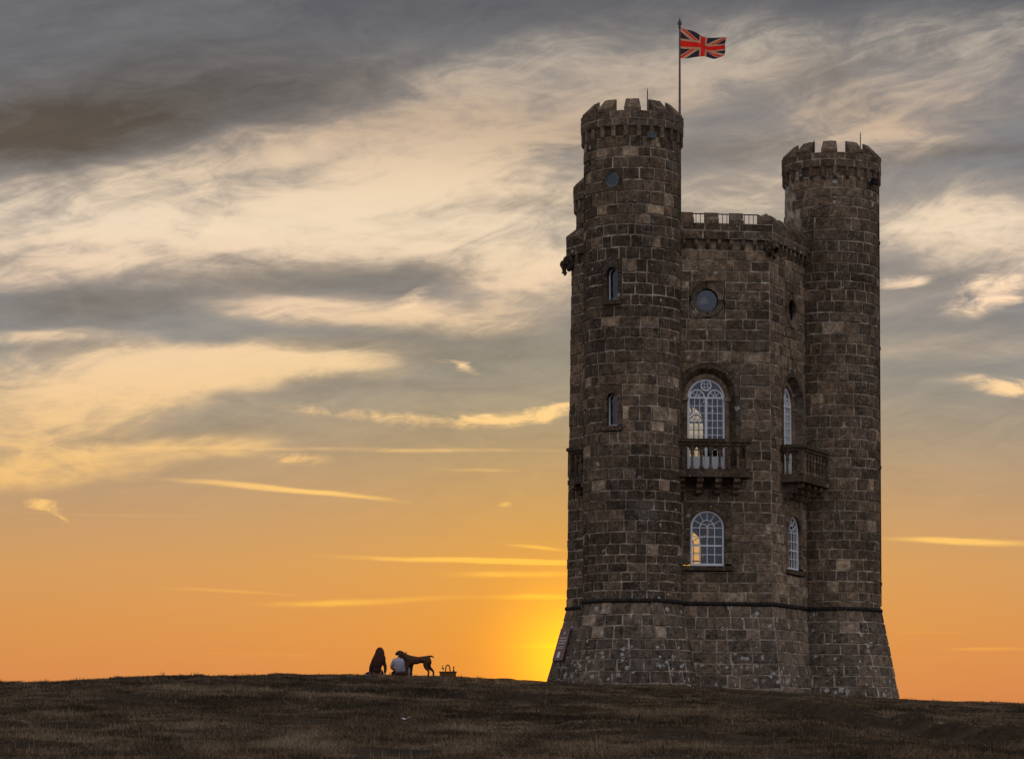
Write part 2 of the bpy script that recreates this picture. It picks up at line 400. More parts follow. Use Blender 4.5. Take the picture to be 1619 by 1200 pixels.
WL = {}
def wloc(o): return WL.get(o.name, Vector((0, 0, 0))) if o else Vector((0, 0, 0))
def tag(o, label=None, cat=None, group=None, kind=None):
    for k, v in (('label', label), ('category', cat), ('group', group), ('kind', kind)):
        if v: o[k] = v
    return o
def thing(name, loc, label, cat, group=None):
    o = bpy.data.objects.new(name, None); COL.objects.link(o)
    o.location = loc; o.empty_display_size = .2; WL[o.name] = Vector(loc)
    return tag(o, label, cat, group)
def link(name, me, c, parent):
    o = bpy.data.objects.new(name, me); COL.objects.link(o)
    if parent: o.parent = parent
    o.location = Vector(c) - wloc(parent); WL[o.name] = Vector(c)
    return o
def obj(name, mb, m, parent=None, smooth=False, label=None, fix=True):
    co = np.array(mb.v, dtype=np.float64)
    c = (co.min(0) + co.max(0)) / 2
    me = bpy.data.meshes.new(name)
    me.from_pydata([tuple(p) for p in co - c], [], mb.f)
    at = me.attributes.new('tint', 'FLOAT', 'POINT')
    at.data.foreach_set('value', np.array(mb.t, dtype=np.float32))
    if fix:
        bm = bmesh.new(); bm.from_mesh(me)
        bmesh.ops.recalc_face_normals(bm, faces=bm.faces)
        bm.to_mesh(me); bm.free()
    me.materials.append(m)
    if smooth: me.polygons.foreach_set('use_smooth', [True] * len(me.polygons))
    me.update()
    o = link(name, me, c, parent)
    if label: o['label'] = label
    return o

# ------------------------------------------------------------------ ground
def vnoise(x, y, seed=0):
    xi = np.floor(x).astype(np.int64); yi = np.floor(y).astype(np.int64)
    fx = x - xi; fy = y - yi
    fx = fx * fx * fx * (fx * (fx * 6 - 15) + 10); fy = fy * fy * fy * (fy * (fy * 6 - 15) + 10)
    def hsh(a, b):
        k = (a * 374761393 + b * 668265263 + seed * 974634777) & 0xffffffff
        k = ((k ^ (k >> 13)) * 1274126177) & 0xffffffff
        return ((k ^ (k >> 16)) & 0xffff) / 65535.0
    return (hsh(xi, yi) * (1 - fx) + hsh(xi + 1, yi) * fx) * (1 - fy) + (hsh(xi, yi + 1) * (1 - fx) + hsh(xi + 1, yi + 1) * fx) * fy - .5
CX = np.array([-400, -120, -60, -30, -19.5, -13.95, -10.2, -8.37, -5.58, -3.48, .93, 3.72, 6.88, 10.59, 20, 60, 120, 400.])
CZ = np.array([-60, -9, -2.2, -.65, -.345, -.125, -.035, -.05, -.18, -.31, -.42, -.61, -.81, -.94, -1.37, -4, -11, -60.])
RUT = [(1.2, 66.0), (1.98, 56.7), (2.6, 47.5), (3.2, 43.6), (3.45, 40.0), (3.75, 37.2), (4.1, 35.6), (4.9, 34.6), (6.5, 33.5)]
def rut(X, Y):
    """signed distance (uphill positive) and height of the worn terrace step that crosses the slope"""
    best = np.full_like(X, 1e9); side = np.zeros_like(X); al = np.zeros_like(X)
    for i, ((ax, ay), (bx, by)) in enumerate(zip(RUT[:-1], RUT[1:])):
        ex, ey = bx - ax, by - ay; L = ex * ex + ey * ey
        t = np.clip(((X - ax) * ex + (Y - ay) * ey) / L, 0, 1)
        qx, qy = X - (ax + t * ex), Y - (ay + t * ey)
        d = np.hypot(qx, qy)
        up = np.sign(ex * (Y - ay) - ey * (X - ax))
        m = d < best
        best = np.where(m, d, best); side = np.where(m, up, side); al = np.where(m, (i + t) / (len(RUT) - 1), al)
    s = side * best + vnoise(X / .8, Y / 1.2, 9) * .4
    amp = .15 * np.clip(al * 6, 0, 1) * np.clip((1.02 - al) * 9, 0, 1) * (1 + vnoise(X / 1.3, Y / 1.3, 12))
    return s, amp

def gz(X, Y):
    X = np.asarray(X, float); Y = np.asarray(Y, float)
    z = -1.6 + .0691 * Y - .00025 * Y * Y
    z = np.where(Y > 300, -3.37 - (Y - 300) * .08, z)
    z = np.where(Y < 0, -1.6 + .03 * Y, z)
    k = np.clip((Y - 8) / 60, 0, 1); k = k * k * (3 - 2 * k)
    off = np.zeros_like(X)
    for d in (-1.5, -.75, 0, .75, 1.5): off = off + np.interp(X + d, CX, CZ) / 5
    z = z + off * (.15 + .85 * k)
    far = np.clip((170 - Y) / 80, 0, 1)
    b = vnoise(X / 2.3, Y / 3.1, 1) * .10 + vnoise(X / .9, Y / 1.2, 2) * .085 + vnoise(X / .38, Y / .5, 3) * .055
    z = z + b * far * np.clip(1.25 - np.abs(Y - 82) / 200, .5, 1) * np.where((Y > 72) & (Y < 92), .55, 1)
    s, amp = rut(X, Y)
    z = z - amp * np.exp(-(np.clip(s, -9, 9) / np.where(s > 0, .22, 1.1)) ** 2) + amp * .75 * np.exp(-((s - .36) / .42) ** 2)
    return np.maximum(z, -90 - 0 * z)

def gz1(x, y): return float(gz(np.array([x]), np.array([y]))[0])

def earth_fn(h, b, nt):
    pos = h.n('ShaderNodeNewGeometry').outputs['Position']
    n = h.noise(pos, .5, 6, .6); n2 = h.noise(pos, 7, 5, .7); n3 = h.noise(pos, 45, 3, .7)
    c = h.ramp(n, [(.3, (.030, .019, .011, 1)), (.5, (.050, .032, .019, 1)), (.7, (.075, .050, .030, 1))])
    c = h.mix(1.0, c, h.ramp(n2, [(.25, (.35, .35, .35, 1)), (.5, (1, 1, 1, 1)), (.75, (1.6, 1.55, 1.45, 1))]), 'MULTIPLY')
    nt.links.new(c, b.inputs['Base Color']); b.inputs['Roughness'].default_value = 1
    b.inputs['Specular IOR Level'].default_value = .065
    bp = h.n('ShaderNodeBump'); bp.inputs['Strength'].default_value = .9; bp.inputs['Distance'].default_value = .06
    nt.links.new(h.math('ADD', n2, h.math('MULTIPLY', n3, .4)), bp.inputs['Height']); nt.links.new(bp.outputs[0], b.inputs['Normal'])
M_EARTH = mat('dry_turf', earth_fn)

def grid_ground():
    ys = np.concatenate([np.linspace(-60, 14, 16), np.arange(15, 70, .17), np.arange(70, 96, .2), np.arange(96, 130, .8), np.linspace(131, 300, 24), np.geomspace(320, 6000, 22)])
    xs = np.concatenate([-np.geomspace(6000, 40, 22), np.arange(-38, -26, 1.5), np.arange(-26, 18, .2), np.arange(18, 40, 1.5), np.geomspace(42, 6000, 22)])
    X, Y = np.meshgrid(xs, ys)
    Z = gz(X.ravel(), Y.ravel())
    co = np.stack([X.ravel(), Y.ravel(), Z], 1)
    nx, ny = len(xs), len(ys)
    i = np.arange(ny - 1)[:, None] * nx + np.arange(nx - 1)[None, :]
    f = np.stack([i, i + 1, i + nx + 1, i + nx], -1).reshape(-1, 4)
    me = bpy.data.meshes.new('ground')
    me.from_pydata(co.tolist(), [], f.tolist())
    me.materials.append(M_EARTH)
    me.polygons.foreach_set('use_smooth', [True] * len(me.polygons)); me.update()
    o = link('ground', me, (0, 0, 0), None)
    return tag(o, 'dry brown hillside rising to a low crest below the tower', None, None, 'structure')
grid_ground()

# ------------------------------------------------------------------ the tower
TA, TC, TE = Vector((-1.09, 93.0, 0)), Vector((6.05, 98.4, 0)), Vector((-1.66, 102.0, 0))
HO, HS = Vector((1.02, 97.3, 0)), 4.5
ZB = 5.08                                     # top of the battered base
HA = [R(a) for a in (-113, -53, 7, 67, 127, 187)]
HV = [HO + HS * Vector((math.cos(a), math.sin(a), 0)) for a in HA]
def hk(z):
    if z < ZB: return 1.003 + .155 * (ZB - z) / 2.9
    return 1.003 - .0033 * (z - ZB)
tower = thing('stone_tower', (HO.x, HO.y, gz1(HO.x, HO.y)), 'tall dark stone folly tower with three round battlemented turrets on the hilltop', 'tower')

class Cyl:
    def __init__(s, c, rb, r0, r1, zb, zt):
        s.c, s.rb, s.r0, s.r1, s.zb, s.zt = c, rb, r0, r1, zb, zt
    def r(s, z):
        if z < ZB: return s.r0 + .03 + (s.rb - s.r0 - .03) * (ZB - z) / (ZB - s.zb)
        return s.r0 + (s.r1 - s.r0) * (z - ZB) / (s.zt - ZB)
    def P(s, a, d, z):                        # a = arc length on the reference radius r0
        t = a / s.r0; q = s.r(z) + d
        return Vector((s.c.x + q * math.cos(t), s.c.y + q * math.sin(t), z))
class Wall:
    def __init__(s, i):
        s.a, s.b = HV[i], HV[(i + 1) % 6]
        s.t = (s.b - s.a).normalized(); s.n = Vector((s.t.y, -s.t.x, 0))
        s.mid = (s.a + s.b) / 2
    def P(s, a, d, z):                        # a measured from the middle of the face
        p = s.mid + s.t * a - HO
        p = p * hk(z) + HO + s.n * d
        b = max(0.0, (ZB - z) / 2.9)              # the battered foot is not quite centred under the body
        return Vector((p.x - .13 * b, p.y + .24 * b, z))
class Plane:
    """flat local frame: a sideways, d outwards, z up"""
    def __init__(s, o, t, n): s.o, s.t, s.n = o, t, n
    def P(s, a, d, z): 
        p = s.o + s.t * a + s.n * d
        return Vector((p.x, p.y, z))

STONES = []                                   # (verts, faces, tint)
RNG = random.Random(11)
def block(P, a0, a1, z0, z1, tint, nseg=1, prot=None, gap=.016, back=-.03):
    if prot is None:
        prot = RNG.uniform(.006, .042)
        q = P((a0 + a1) / 2, 0, (z0 + z1) / 2)
        tint = min(1, max(0, tint + .30 * mnoise.noise(q * .42) + (.08 if RNG.random() < .12 else 0)))
    j = lambda k: RNG.uniform(-k, k)
    wb = lambda a, z: z + .022 * mnoise.noise(Vector((a * .8, z * 2.3, 4.0)))
    def outline(g, d, jit):
        bot = [(a0 + g + (a1 - a0 - 2 * g) * i / nseg, z0 + g) for i in range(nseg + 1)]
        top = [(a1 - g - (a1 - a0 - 2 * g) * i / nseg, z1 - g) for i in range(nseg + 1)]
        return [P(a + j(jit), d + j(jit * .45), wb(a, z) + j(jit)) for a, z in bot + top]
    m = 2 * (nseg + 1)
    vs = outline(gap, back, .012) + outline(gap + .015, prot, .013)
    fs = [(i, (i + 1) % m, m + (i + 1) % m, m + i) for i in range(m)]
    for i in range(nseg): fs.append((m + i, m + i + 1, m + m - 2 - i, m + m - 1 - i))
    STONES.append((vs, fs, tint))

def tint_pick(mode):
    u = RNG.random()
    if mode == 'tan': return RNG.uniform(.5, .78) if u < .78 else RNG.uniform(.25, .45)  # tan stone, tinted paler to put that face's stronger light into the colour
    if mode == 'face': return RNG.uniform(.16, .58) if u < .93 else RNG.uniform(.72, .82)
    if mode == 'old': return RNG.uniform(.0, .37) if u < .92 else RNG.uniform(.66, .95)
    return RNG.uniform(.1, .45) if u < .975 else RNG.uniform(.7, .9)

def levels(z0, z1, breaks, lo, hi):
    e = sorted({round(z, 4) for z in [z0, z1] + [b for b in breaks if z0 < b < z1]})
    out = [e[0]]
    for a, b in zip(e[:-1], e[1:]):
        n = max(1, round((b - a) / ((lo + hi) / 2)))
        w = [RNG.uniform(lo, hi) for _ in range(n)]
        k = (b - a) / sum(w)
        x = a
        for q in w: x += q * k; out.append(x)
        out[-1] = b
    return out

def courses(P, a_lo, a_hi, zs, holes, mode, mortar, wrap=False, skip=None, wlo=.36, whi=.74, corners=False, seg=.45, nm=1):
    for z0, z1 in zip(zs[:-1], zs[1:]):
        iv = [(a_lo, a_hi)]
        if wrap:
            sh = RNG.uniform(0, .8); iv = [(a_lo + sh, a_hi + sh)]
        for (h0, h1, y0, y1) in holes:
            if min(z1, y1) - max(z0, y0) < .02: continue
            if wrap: iv = [(h1, h0 + (a_hi - a_lo))] if len(iv) == 1 and iv[0][1] - iv[0][0] > (a_hi - a_lo) - .01 else iv
            else:
                nv = []
                for a, b in iv:
                    if h1 <= a or h0 >= b: nv.append((a, b)); continue
                    if h0 - a > .05: nv.append((a, h0))
                    if b - h1 > .05: nv.append((h1, b))
                iv = nv
        for a, b in iv:
            n = max(1, int(math.ceil((b - a) / seg)))
            for i in range(n):
                p, q = a + (b - a) * i / n, a + (b - a) * (i + 1) / n
                mortar.quad(P(p, 0, z0), P(q, 0, z0), P(q, 0, z1), P(p, 0, z1), .3)
            x = a
            while x < b - 1e-6:
                w = RNG.uniform(wlo, whi) * (1.0 if RNG.random() > .15 else .62)
                rest = b - x - w
                if rest < .26: w = b - x if b - x < whi * 1.15 else (b - x) / 2
                c = P(x + w / 2, 0, (z0 + z1) / 2)
                if not (skip and skip(c)):
                    block(P, x, x + w, z0, z1, tint_pick(mode), max(2, int(round(w / .26))))
                x += w

def arch_pts(r, zc, n=14, a0=0.0, a1=math.pi, cx=0.0):
    return [(cx + r * math.cos(a0 + (a1 - a0) * i / n), zc + r * math.sin(a0 + (a1 - a0) * i / n)) for i in range(n + 1)]

def piece(P, pts, lo, hi, tint):
    m = MB(); m.prism(pts, lo, hi, P)
    STONES.append((m.v, m.f, tint))

# ---- glazing
def bar(mb, P, p, q, w, d0, d1):
    (x0, z0), (x1, z1) = p, q
    L = math.hypot(x1 - x0, z1 - z0) or 1e-6
    ox, oz = -(z1 - z0) / L * w / 2, (x1 - x0) / L * w / 2
    mb.prism([(x0 + ox, z0 + oz), (x1 + ox, z1 + oz), (x1 - ox, z1 - oz), (x0 - ox, z0 - oz)], d0, d1, P)
def ringbar(mb, P, cx, cz, r0, r1, a0, a1, d0, d1, n=12):
    for i in range(n):
        p, q = a0 + (a1 - a0) * i / n, a0 + (a1 - a0) * (i + 1) / n
        mb.prism([(cx + r0 * math.cos(p), cz + r0 * math.sin(p)), (cx + r1 * math.cos(p), cz + r1 * math.sin(p)),
                  (cx + r1 * math.cos(q), cz + r1 * math.sin(q)), (cx + r0 * math.cos(q), cz + r0 * math.sin(q))], d0, d1, P)
def pane(P, pts, d, parent, k=[0]):
    k[0] += 1
    r = random.Random(k[0])
    tx, tz = r.uniform(-.012, .012), r.uniform(-.012, .012)
    cx = sum(p[0] for p in pts) / len(pts); cz = sum(p[1] for p in pts) / len(pts)
    m = MB()
    m.add([P(a, d + (a - cx) * tx + (z - cz) * tz, z) for a, z in pts], [tuple(range(len(pts)))])
    return obj('pane', m, M_GLASS, parent)

def window_upper(P, w, z0, zs, d, parent):
    f = MB(); b = MB()
    e = .08
    f.prism([(-w, z0), (-w + e, z0), (-w + e, zs), (-w, zs)], d, d + .09, P)
    f.prism([(w - e, z0), (w, z0), (w, zs), (w - e, zs)], d, d + .09, P)
    ringbar(f, P, 0, zs, w - e, w, 0, math.pi, d, d + .09, 20)
    f.prism([(-w + e, zs - .03), (w - e, zs - .03), (w - e, zs + .03), (-w + e, zs + .03)], d + .003, d + .085, P)
    f.prism([(-.045, z0), (.045, z0), (.045, zs - .03), (-.045, zs - .03)], d, d + .088, P)
    f.prism([(-w + e, z0), (-.045, z0), (-.045, z0 + .62), (-w + e, z0 + .62)], d + .01, d + .06, P)
    f.prism([(.045, z0), (w - e, z0), (w - e, z0 + .62), (.045, z0 + .62)], d + .01, d + .06, P)
    o = obj('window', f, M_WHITE, parent)
    zb = z0 + .62
    for sx in (-1, 1):
        x0, x1 = .045, w - e
        c = sx * (x0 + x1) / 2; rr = (x1 - x0) / 2
        ringbar(b, P, c, zs + .03, rr - .045, rr, 0, math.pi, d + .006, d + .075, 12)
        for a in (45, 90, 135):
            bar(b, P, (c + .05 * math.cos(R(a)), zs + .03 + .05 * math.sin(R(a))), (c + (rr - .04) * math.cos(R(a)), zs + .03 + (rr - .04) * math.sin(R(a))), .025, d + .012, d + .06)
        ringbar(b, P, c, zs + .03, .05, .075, 0, math.pi, d + .01, d + .062, 8)
        nr = 8
        for i in (1, 2):
            x = sx * (x0 + (x1 - x0) * i / 3)
            bar(b, P, (x, zb), (x, zs - .03), .026, d + .015, d + .062)
        for j in range(1, nr):
            z = zb + (zs - .03 - zb) * j / nr
            bar(b, P, (sx * x0, z), (sx * x1, z), .024, d + .018, d + .058)
        for i in range(3):
            for j in range(nr):
                p0, p1 = sx * (x0 + (x1 - x0) * i / 3), sx * (x0 + (x1 - x0) * (i + 1) / 3)
                q0, q1 = zb + (zs - .03 - zb) * j / nr, zb + (zs - .03 - zb) * (j + 1) / nr
                pane(P, [(p0, q0), (p1, q0), (p1, q1), (p0, q1)], d + .035, o)
    ringbar(b, P, 0, zs + .43, .15, .20, 0, 2 * math.pi, d + .004, d + .08, 18)
    for sx in (-1, 1):
        bar(b, P, (sx * .055, zs + .30), (sx * .055, zs + .56), .02, d + .02, d + .06)
        bar(b, P, (-.13, zs + .43 + sx * .055), (.13, zs + .43 + sx * .055), .02, d + .022, d + .058)
    pane(P, arch_pts(w - e, zs + .002, 18), d + .030, o)
    obj('glazing_bars', b, M_WHITE, o)

def window_lower(P, w, z0, zs, d, parent):
    f = MB(); b = MB(); e = .065
    f.prism([(-w, z0), (-w + e, z0), (-w + e, zs), (-w, zs)], d, d + .09, P)
    f.prism([(w - e, z0), (w, z0), (w, zs), (w - e, zs)], d, d + .09, P)
    ringbar(f, P, 0, zs, w - e, w, 0, math.pi, d, d + .09, 20)
    f.prism([(-w + e, z0), (w - e, z0), (w - e, z0 + .09), (-w + e, z0 + .09)], d, d + .088, P)
    o = obj('window', f, M_WHITE, parent)
    zb = z0 + .09; x0 = -(w - e); st = 2 * (w - e) / 4
    for i in (1, 2, 3): bar(b, P, (x0 + st * i, zb), (x0 + st * i, zs), .024, d + .015, d + .06)
    for j in range(1, 5):
        z = zb + (zs - zb) * j / 4
        bar(b, P, (x0, z), (-x0, z), .05 if j == 2 else .024, d + .018, d + .065)
        for i in range(4):
            q0 = zb + (zs - zb) * (j - 1) / 4
            pane(P, [(x0 + st * i, q0), (x0 + st * (i + 1), q0), (x0 + st * (i + 1), z), (x0 + st * i, z)], d + .035, o)
    for c in (-st / 2, st / 2):
        ringbar(b, P, c, zs, st / 2 - .012, st / 2 + .012, 0, math.pi, d + .012, d + .06, 8)
    ringbar(b, P, 0, zs, st - .012, st + .012, 0, math.pi, d + .014, d + .062, 12)
    for a in (30, 60, 90, 120, 150):
        bar(b, P, (st * math.cos(R(a)), zs + st * math.sin(R(a))), ((w - e) * math.cos(R(a)), zs + (w - e) * math.sin(R(a))), .022, d + .016, d + .06)
    pane(P, arch_pts(w - e, zs + .002, 18), d + .030, o)
    obj('glazing_bars', b, M_WHITE, o)

def window_round(P, r, zc, d, parent, bars=False, material=None):
    f = MB(); ringbar(f, P, 0, zc, r - .035, r, 0, 2 * math.pi, d, d + .06, 24)
    o = obj('round_window', f, material or M_IRON, parent)
    pane(P, arch_pts(r - .03, zc, 24, 0, 2 * math.pi)[:-1], d + .03, o)
    return o

# ---- one flat face of the hexagonal body
def balcony(P, parent, DP=.86, W2=1.40):
    slab = MB()
    slab.prism([(-W2, 9.40), (W2, 9.40), (W2, 9.56), (-W2, 9.56)], -.02, DP, P, .12)
    slab.prism([(-W2 + .05, 9.56), (W2 - .05, 9.56), (W2 - .05, 9.68), (-W2 + .05, 9.68)], -.02, DP - .05, P, .12)
    o = obj('balcony', slab, M_STONE, parent)
    rail = MB()
    rail.prism([(-W2 - .04, 10.58), (W2 + .04, 10.58), (W2 + .04, 10.70), (-W2 - .04, 10.70)], DP - .22, DP + .05, P, .06)
    rail.prism([(-W2, 10.47), (W2, 10.47), (W2, 10.58), (-W2, 10.58)], DP - .18, DP, P, .06)
    for sx in (-1, 1):
        a, b_ = sorted((sx * (W2 - .18), sx * (W2 + .04)))
        rail.prism([(a, 10.582), (b_, 10.582), (b_, 10.698), (a, 10.698)], -.02, DP - .22, P, .06)
        a, b_ = sorted((sx * (W2 - .18), sx * W2))
        rail.prism([(a, 10.472), (b_, 10.472), (b_, 10.58), (a, 10.58)], -.02, DP - .18, P, .06)
    obj('handrail', rail, M_STONE, o)
    def colonette(a, d):
        m = MB()
        prof = [(.0, 9.68), (.075, 9.68), (.075, 9.75), (.045, 9.79), (.042, 10.14), (.07, 10.20), (.07, 10.24), (.04, 10.30), (.04, 10.47)]
        c = P(a, d, 10)
        m.lathe(c.x, c.y, prof, 8, tint=RNG.uniform(.15, .55))
        obj('baluster', m, M_STONE, o)
    tr = MB()
    def head(fn, c, hw):                      # pointed arch head between two colonettes
        for s in (-1, 1):
            pts = [(c + s * hw, 10.16), (c + s * hw, 10.47), (c, 10.47), (c, 10.43), (c + s * hw * .35, 10.36), (c + s * hw * .7, 10.26)]
            tr.prism(pts, -.035, .035, fn, .12)
    nb, st = 8, (2 * W2 - .24) / 8
    for i in range(1, nb): colonette(-W2 + .12 + st * i, DP - .09)
    for i in range(nb):
        head(lambda a, d, z: P(a, DP - .09 + d, z), -W2 + .12 + st * (i + .5), st / 2)
    for s in (-1, 1):
        for i in range(1, 3): colonette(s * (W2 - .09), .02 + (DP - .17) * i / 3)
        for i in range(3):
            head(lambda a, d, z: P(s * (W2 - .09) + d, a, z), .02 + (DP - .17) * (i + .5) / 3, (DP - .17) / 6)
        m = MB(); a, b_ = sorted((s * (W2 - .18), s * W2))
        m.prism([(a, 9.68), (b_, 9.68), (b_, 10.47), (a, 10.47)], DP - .18, DP, P, .3)
        obj('corner_pier', m, M_STONE, o)
    obj('arcade_heads', tr, M_STONE, o)
    for c in (-.98, -.34, .30, .94):
        m = MB()
        prof = [(0, 9.395), (.74, 9.395), (.74, 9.27), (.66, 9.22), (.50, 9.21), (.50, 9.10), (.43, 9.05), (.28, 9.04), (.28, 8.93), (.20, 8.87), (0, 8.85)]
        m.prism(prof, -.11, .11, lambda d, a, z: P(c + a, d - .02, z), RNG.uniform(.3, .6))
        obj('bracket', m, M_STONE, o)

FACES = [Wall(i) for i in range(6)]
TUR = {'A': Cyl(TA, 2.28, 1.668, 1.632, 2.0, 21.06), 'C': Cyl(TC, 2.50, 1.765, 1.675, 1.7, 20.84), 'E': Cyl(TE, 2.3, 1.67, 1.62, 1.5, 20.55)}
def in_turret(c, m=.22):
    for t in TUR.values():
        if math.hypot(c.x - t.c.x, c.y - t.c.y) < t.r(c.z) - m: return True
    return False

ZP = dict(corb=17.30, band=17.64, mid=17.93, sill=18.20)
body = MB()
def face(i, mode, windows, oculus=True, bal=True, sh=0.0):
    F = FACES[i]; P = (lambda a, d, z: F.P(a - sh, d, z)) if sh else F.P
    holes = []
    if windows:
        holes += [(-.84, .84, 6.22, 8.62), (-1.17, 1.17, 9.38, 13.42)]
        if oculus: holes.append((-.64, .64, 14.92, 16.20))
    br = [h for q in holes for h in q[2:]]
    zs = levels(1.4, ZB, [], .34, .45)[:-1] + levels(ZB, ZP['band'], br, .30, .42)
    courses(P, -HS / 2 + sh, HS / 2 + sh, zs, holes, mode, body, skip=in_turret, wlo=.40, whi=.80, seg=9)
    if not windows: return
    T = .52
    tn = lambda: tint_pick('face' if mode != 'tan' else 'tan') * .8
    # lower window: flat stone surround, sill, reveal
    zs_, wi, wo = 7.74, .60, .84
    for sx in (-1, 1):
        for a, b in ((6.48, 6.9), (6.9, 7.32), (7.32, 7.74)):
            piece(P, [(sx * wi, a + .012), (sx * (wo - .012), a + .012), (sx * (wo - .012), b - .012), (sx * wi, b - .012)], -T, .022 + RNG.uniform(-.006, .01), tn())
        for k in range(2):                  # spandrel stones
            a0, a1 = (k * math.pi / 4, (k + 1) * math.pi / 4)
            ro = .80
            arc = [(sx * ro * math.cos(a0 + (a1 - a0) * q / 4), zs_ + ro * math.sin(a0 + (a1 - a0) * q / 4)) for q in range(5)]
            cr = (sx * .828, 8.608)
            out = [(sx * .828, zs_ + .012)] if k == 0 else []
            end = [] if k == 0 else [(0 + sx * .012, 8.608)]
            pts = ([out[0]] if out else []) + arc + (end if end else []) + [cr]
            piece(P, pts, -.05, .012, tn())
    nv = 7
    for k in range(nv):
        a0, a1 = math.pi * k / nv + .012, math.pi * (k + 1) / nv - .012
        pts = arch_pts(wi, zs_, 4, a0, a1) + arch_pts(.79, zs_, 4, a1, a0)
        piece(P, pts, -T, .03, tn())
    piece(P, [(-.94, 6.26), (.94, 6.26), (.94, 6.42), (-.94, 6.42)], -T, .11, .12)
    window_lower(P, .585, 6.42, zs_, -.16, tower)
    # upper window: splayed outer order of voussoirs, pale inner order on imposts
    zs_ = 12.24
    ro, r1, r2 = 1.0, .80, .675
    nv = 7
    for k in range(nv):
        a0, a1 = math.pi * k / nv + .008, math.pi * (k + 1) / nv - .008
        n = 5; vs = []; fs = []
        for q in range(n + 1):
            a = a0 + (a1 - a0) * q / n
            ca, sa = math.cos(a), math.sin(a)
            for r, d in ((ro + .13, -.04), (ro + .13, .03), (ro, .03), (r1, -.24), (r1, -.44)):
                vs.append(P(r * ca, d, zs_ + r * sa))
        for q in range(n):
            for m in range(4): fs.append((q * 5 + m, (q + 1) * 5 + m, (q + 1) * 5 + m + 1, q * 5 + m + 1))
        fs += [(0, 1, 2, 3, 4), tuple(n * 5 + m for m in (4, 3, 2, 1, 0))]
        STONES.append((vs, fs, RNG.uniform(.08, .3)))
        pts = arch_pts(r2, zs_, 4, a0, a1) + arch_pts(r1 + .02, zs_, 4, a1, a0)
        piece(P, pts, -.46, -.22, RNG.uniform(.5, .72))
    for sx in (-1, 1):
        ze = [9.40, 9.9, 10.37, 10.85, 11.3, 11.78, 12.24]
        for a, b in zip(ze[:-1], ze[1:]):
            prof = [(ro + .155, -.04), (ro + .155, .03), (ro, .03), (r1, -.24), (r1, -.44)]
            m = MB(); vs = []
            for zz in (a + .008, b - .008):
                vs += [P(sx * r, d, zz) for r, d in prof]
            m.add(vs, [(q, q + 1, q + 6, q + 5) for q in range(4)] + [(0, 1, 2, 3, 4), (9, 8, 7, 6, 5)])
            STONES.append((m.v, m.f, RNG.uniform(.1, .35)))
        piece(P, [(sx * r2, 9.4), (sx * (r1 + .02), 9.4), (sx * (r1 + .02), 12.12), (sx * r2, 12.12)], -.46, -.225, RNG.uniform(.45, .6))
        piece(P, [(sx * (r2 - .03), 12.12), (sx * (r1 + .05), 12.12), (sx * (r1 + .05), 12.24), (sx * (r2 - .03), 12.24)], -.46, -.17, .72)
        for k in range(2):
            a0, a1 = (k * math.pi / 4, (k + 1) * math.pi / 4)
            q_ = ro + .15
            arc = [(sx * q_ * math.cos(a0 + (a1 - a0) * q / 4), zs_ + q_ * math.sin(a0 + (a1 - a0) * q / 4)) for q in range(5)]
            cr = (sx * 1.155, 13.405)
            pts = arc + ([] if k == 0 else [(sx * .012, 13.405)]) + [cr]
            piece(P, pts, -.05, .014, tn())
    window_upper(P, .665, 9.60, zs_, -.40, tower)
    if bal: balcony(P, tower, *((.72, 1.28) if i == 5 else (.86, 1.40)))
    if oculus:
        zc = 15.56
        for k in range(4):
            a0, a1 = math.pi / 2 * k + .02, math.pi / 2 * (k + 1) - .02
            piece(P, arch_pts(.40, zc, 6, a0, a1) + arch_pts(.585, zc, 6, a1, a0), -T, .03, tn())
            am = (a0 + a1) / 2
            sx, sz = (1 if math.cos(am) > 0 else -1), (1 if math.sin(am) > 0 else -1)
            arc = arch_pts(.605, zc, 6, a0, a1)
            piece(P, arc + [(sx * .628, zc + sz * .628)] if True else arc, -.05, .012, tn())
        window_round(P, .405, zc, -.16, tower)
face(0, 'face', True)
face(1, 'tan', True)
face(2, 'plain', False)
face(3, 'face', True, sh=.28)
face(4, 'plain', False)
face(5, 'face', True, oculus=False)

# rooms behind the glass: plaster lining with the same openings, three floors, lead roof
room = MB()
def ring_pts(k, z): return [HO + (HV[i] - HO) * k + Vector((0, 0, z)) for i in range(6)]
for i in range(6):
    F = FACES[i]
    win = i in (0, 1, 3, 5)
    holes = [(-.80, .80, 6.3, 8.56), (-.98, .98, 9.3, 13.25), (-.62, .62, 14.94, 16.18)] if win else []
    zs = sorted({1.4, ZB, 17.9} | {z for h in holes for z in h[2:]})
    for z0, z1 in zip(zs[:-1], zs[1:]):
        iv = [(-2.0, 2.0)]
        for h in holes:
            if h[2] <= z0 + .01 and h[3] >= z1 - .01: iv = [(-2.0, h[0]), (h[1], 2.0)]
        q = .28 if i == 3 else 0.0
        for a, b in iv:
            room.prism([(max(-2.0, a - q), z0), (min(2.0, b - q), z0), (min(2.0, b - q), z1), (max(-2.0, a - q), z1)], -.56, -.53, F.P)
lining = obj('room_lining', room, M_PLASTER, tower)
fl = MB()
for z in (5.6, 9.42, 14.0):
    p = ring_pts(hk(z) * .9, z)
    fl.add(p + [q + Vector((0, 0, .14)) for q in p], [(0, 1, 2, 3, 4, 5), (6, 7, 8, 9, 10, 11)] + [(i, (i + 1) % 6, 6 + (i + 1) % 6, 6 + i) for i in range(6)])
obj('floor_boards', fl, M_WOOD, tower)
rf = MB(); p = ring_pts(hk(17.75) * .985, 17.75)
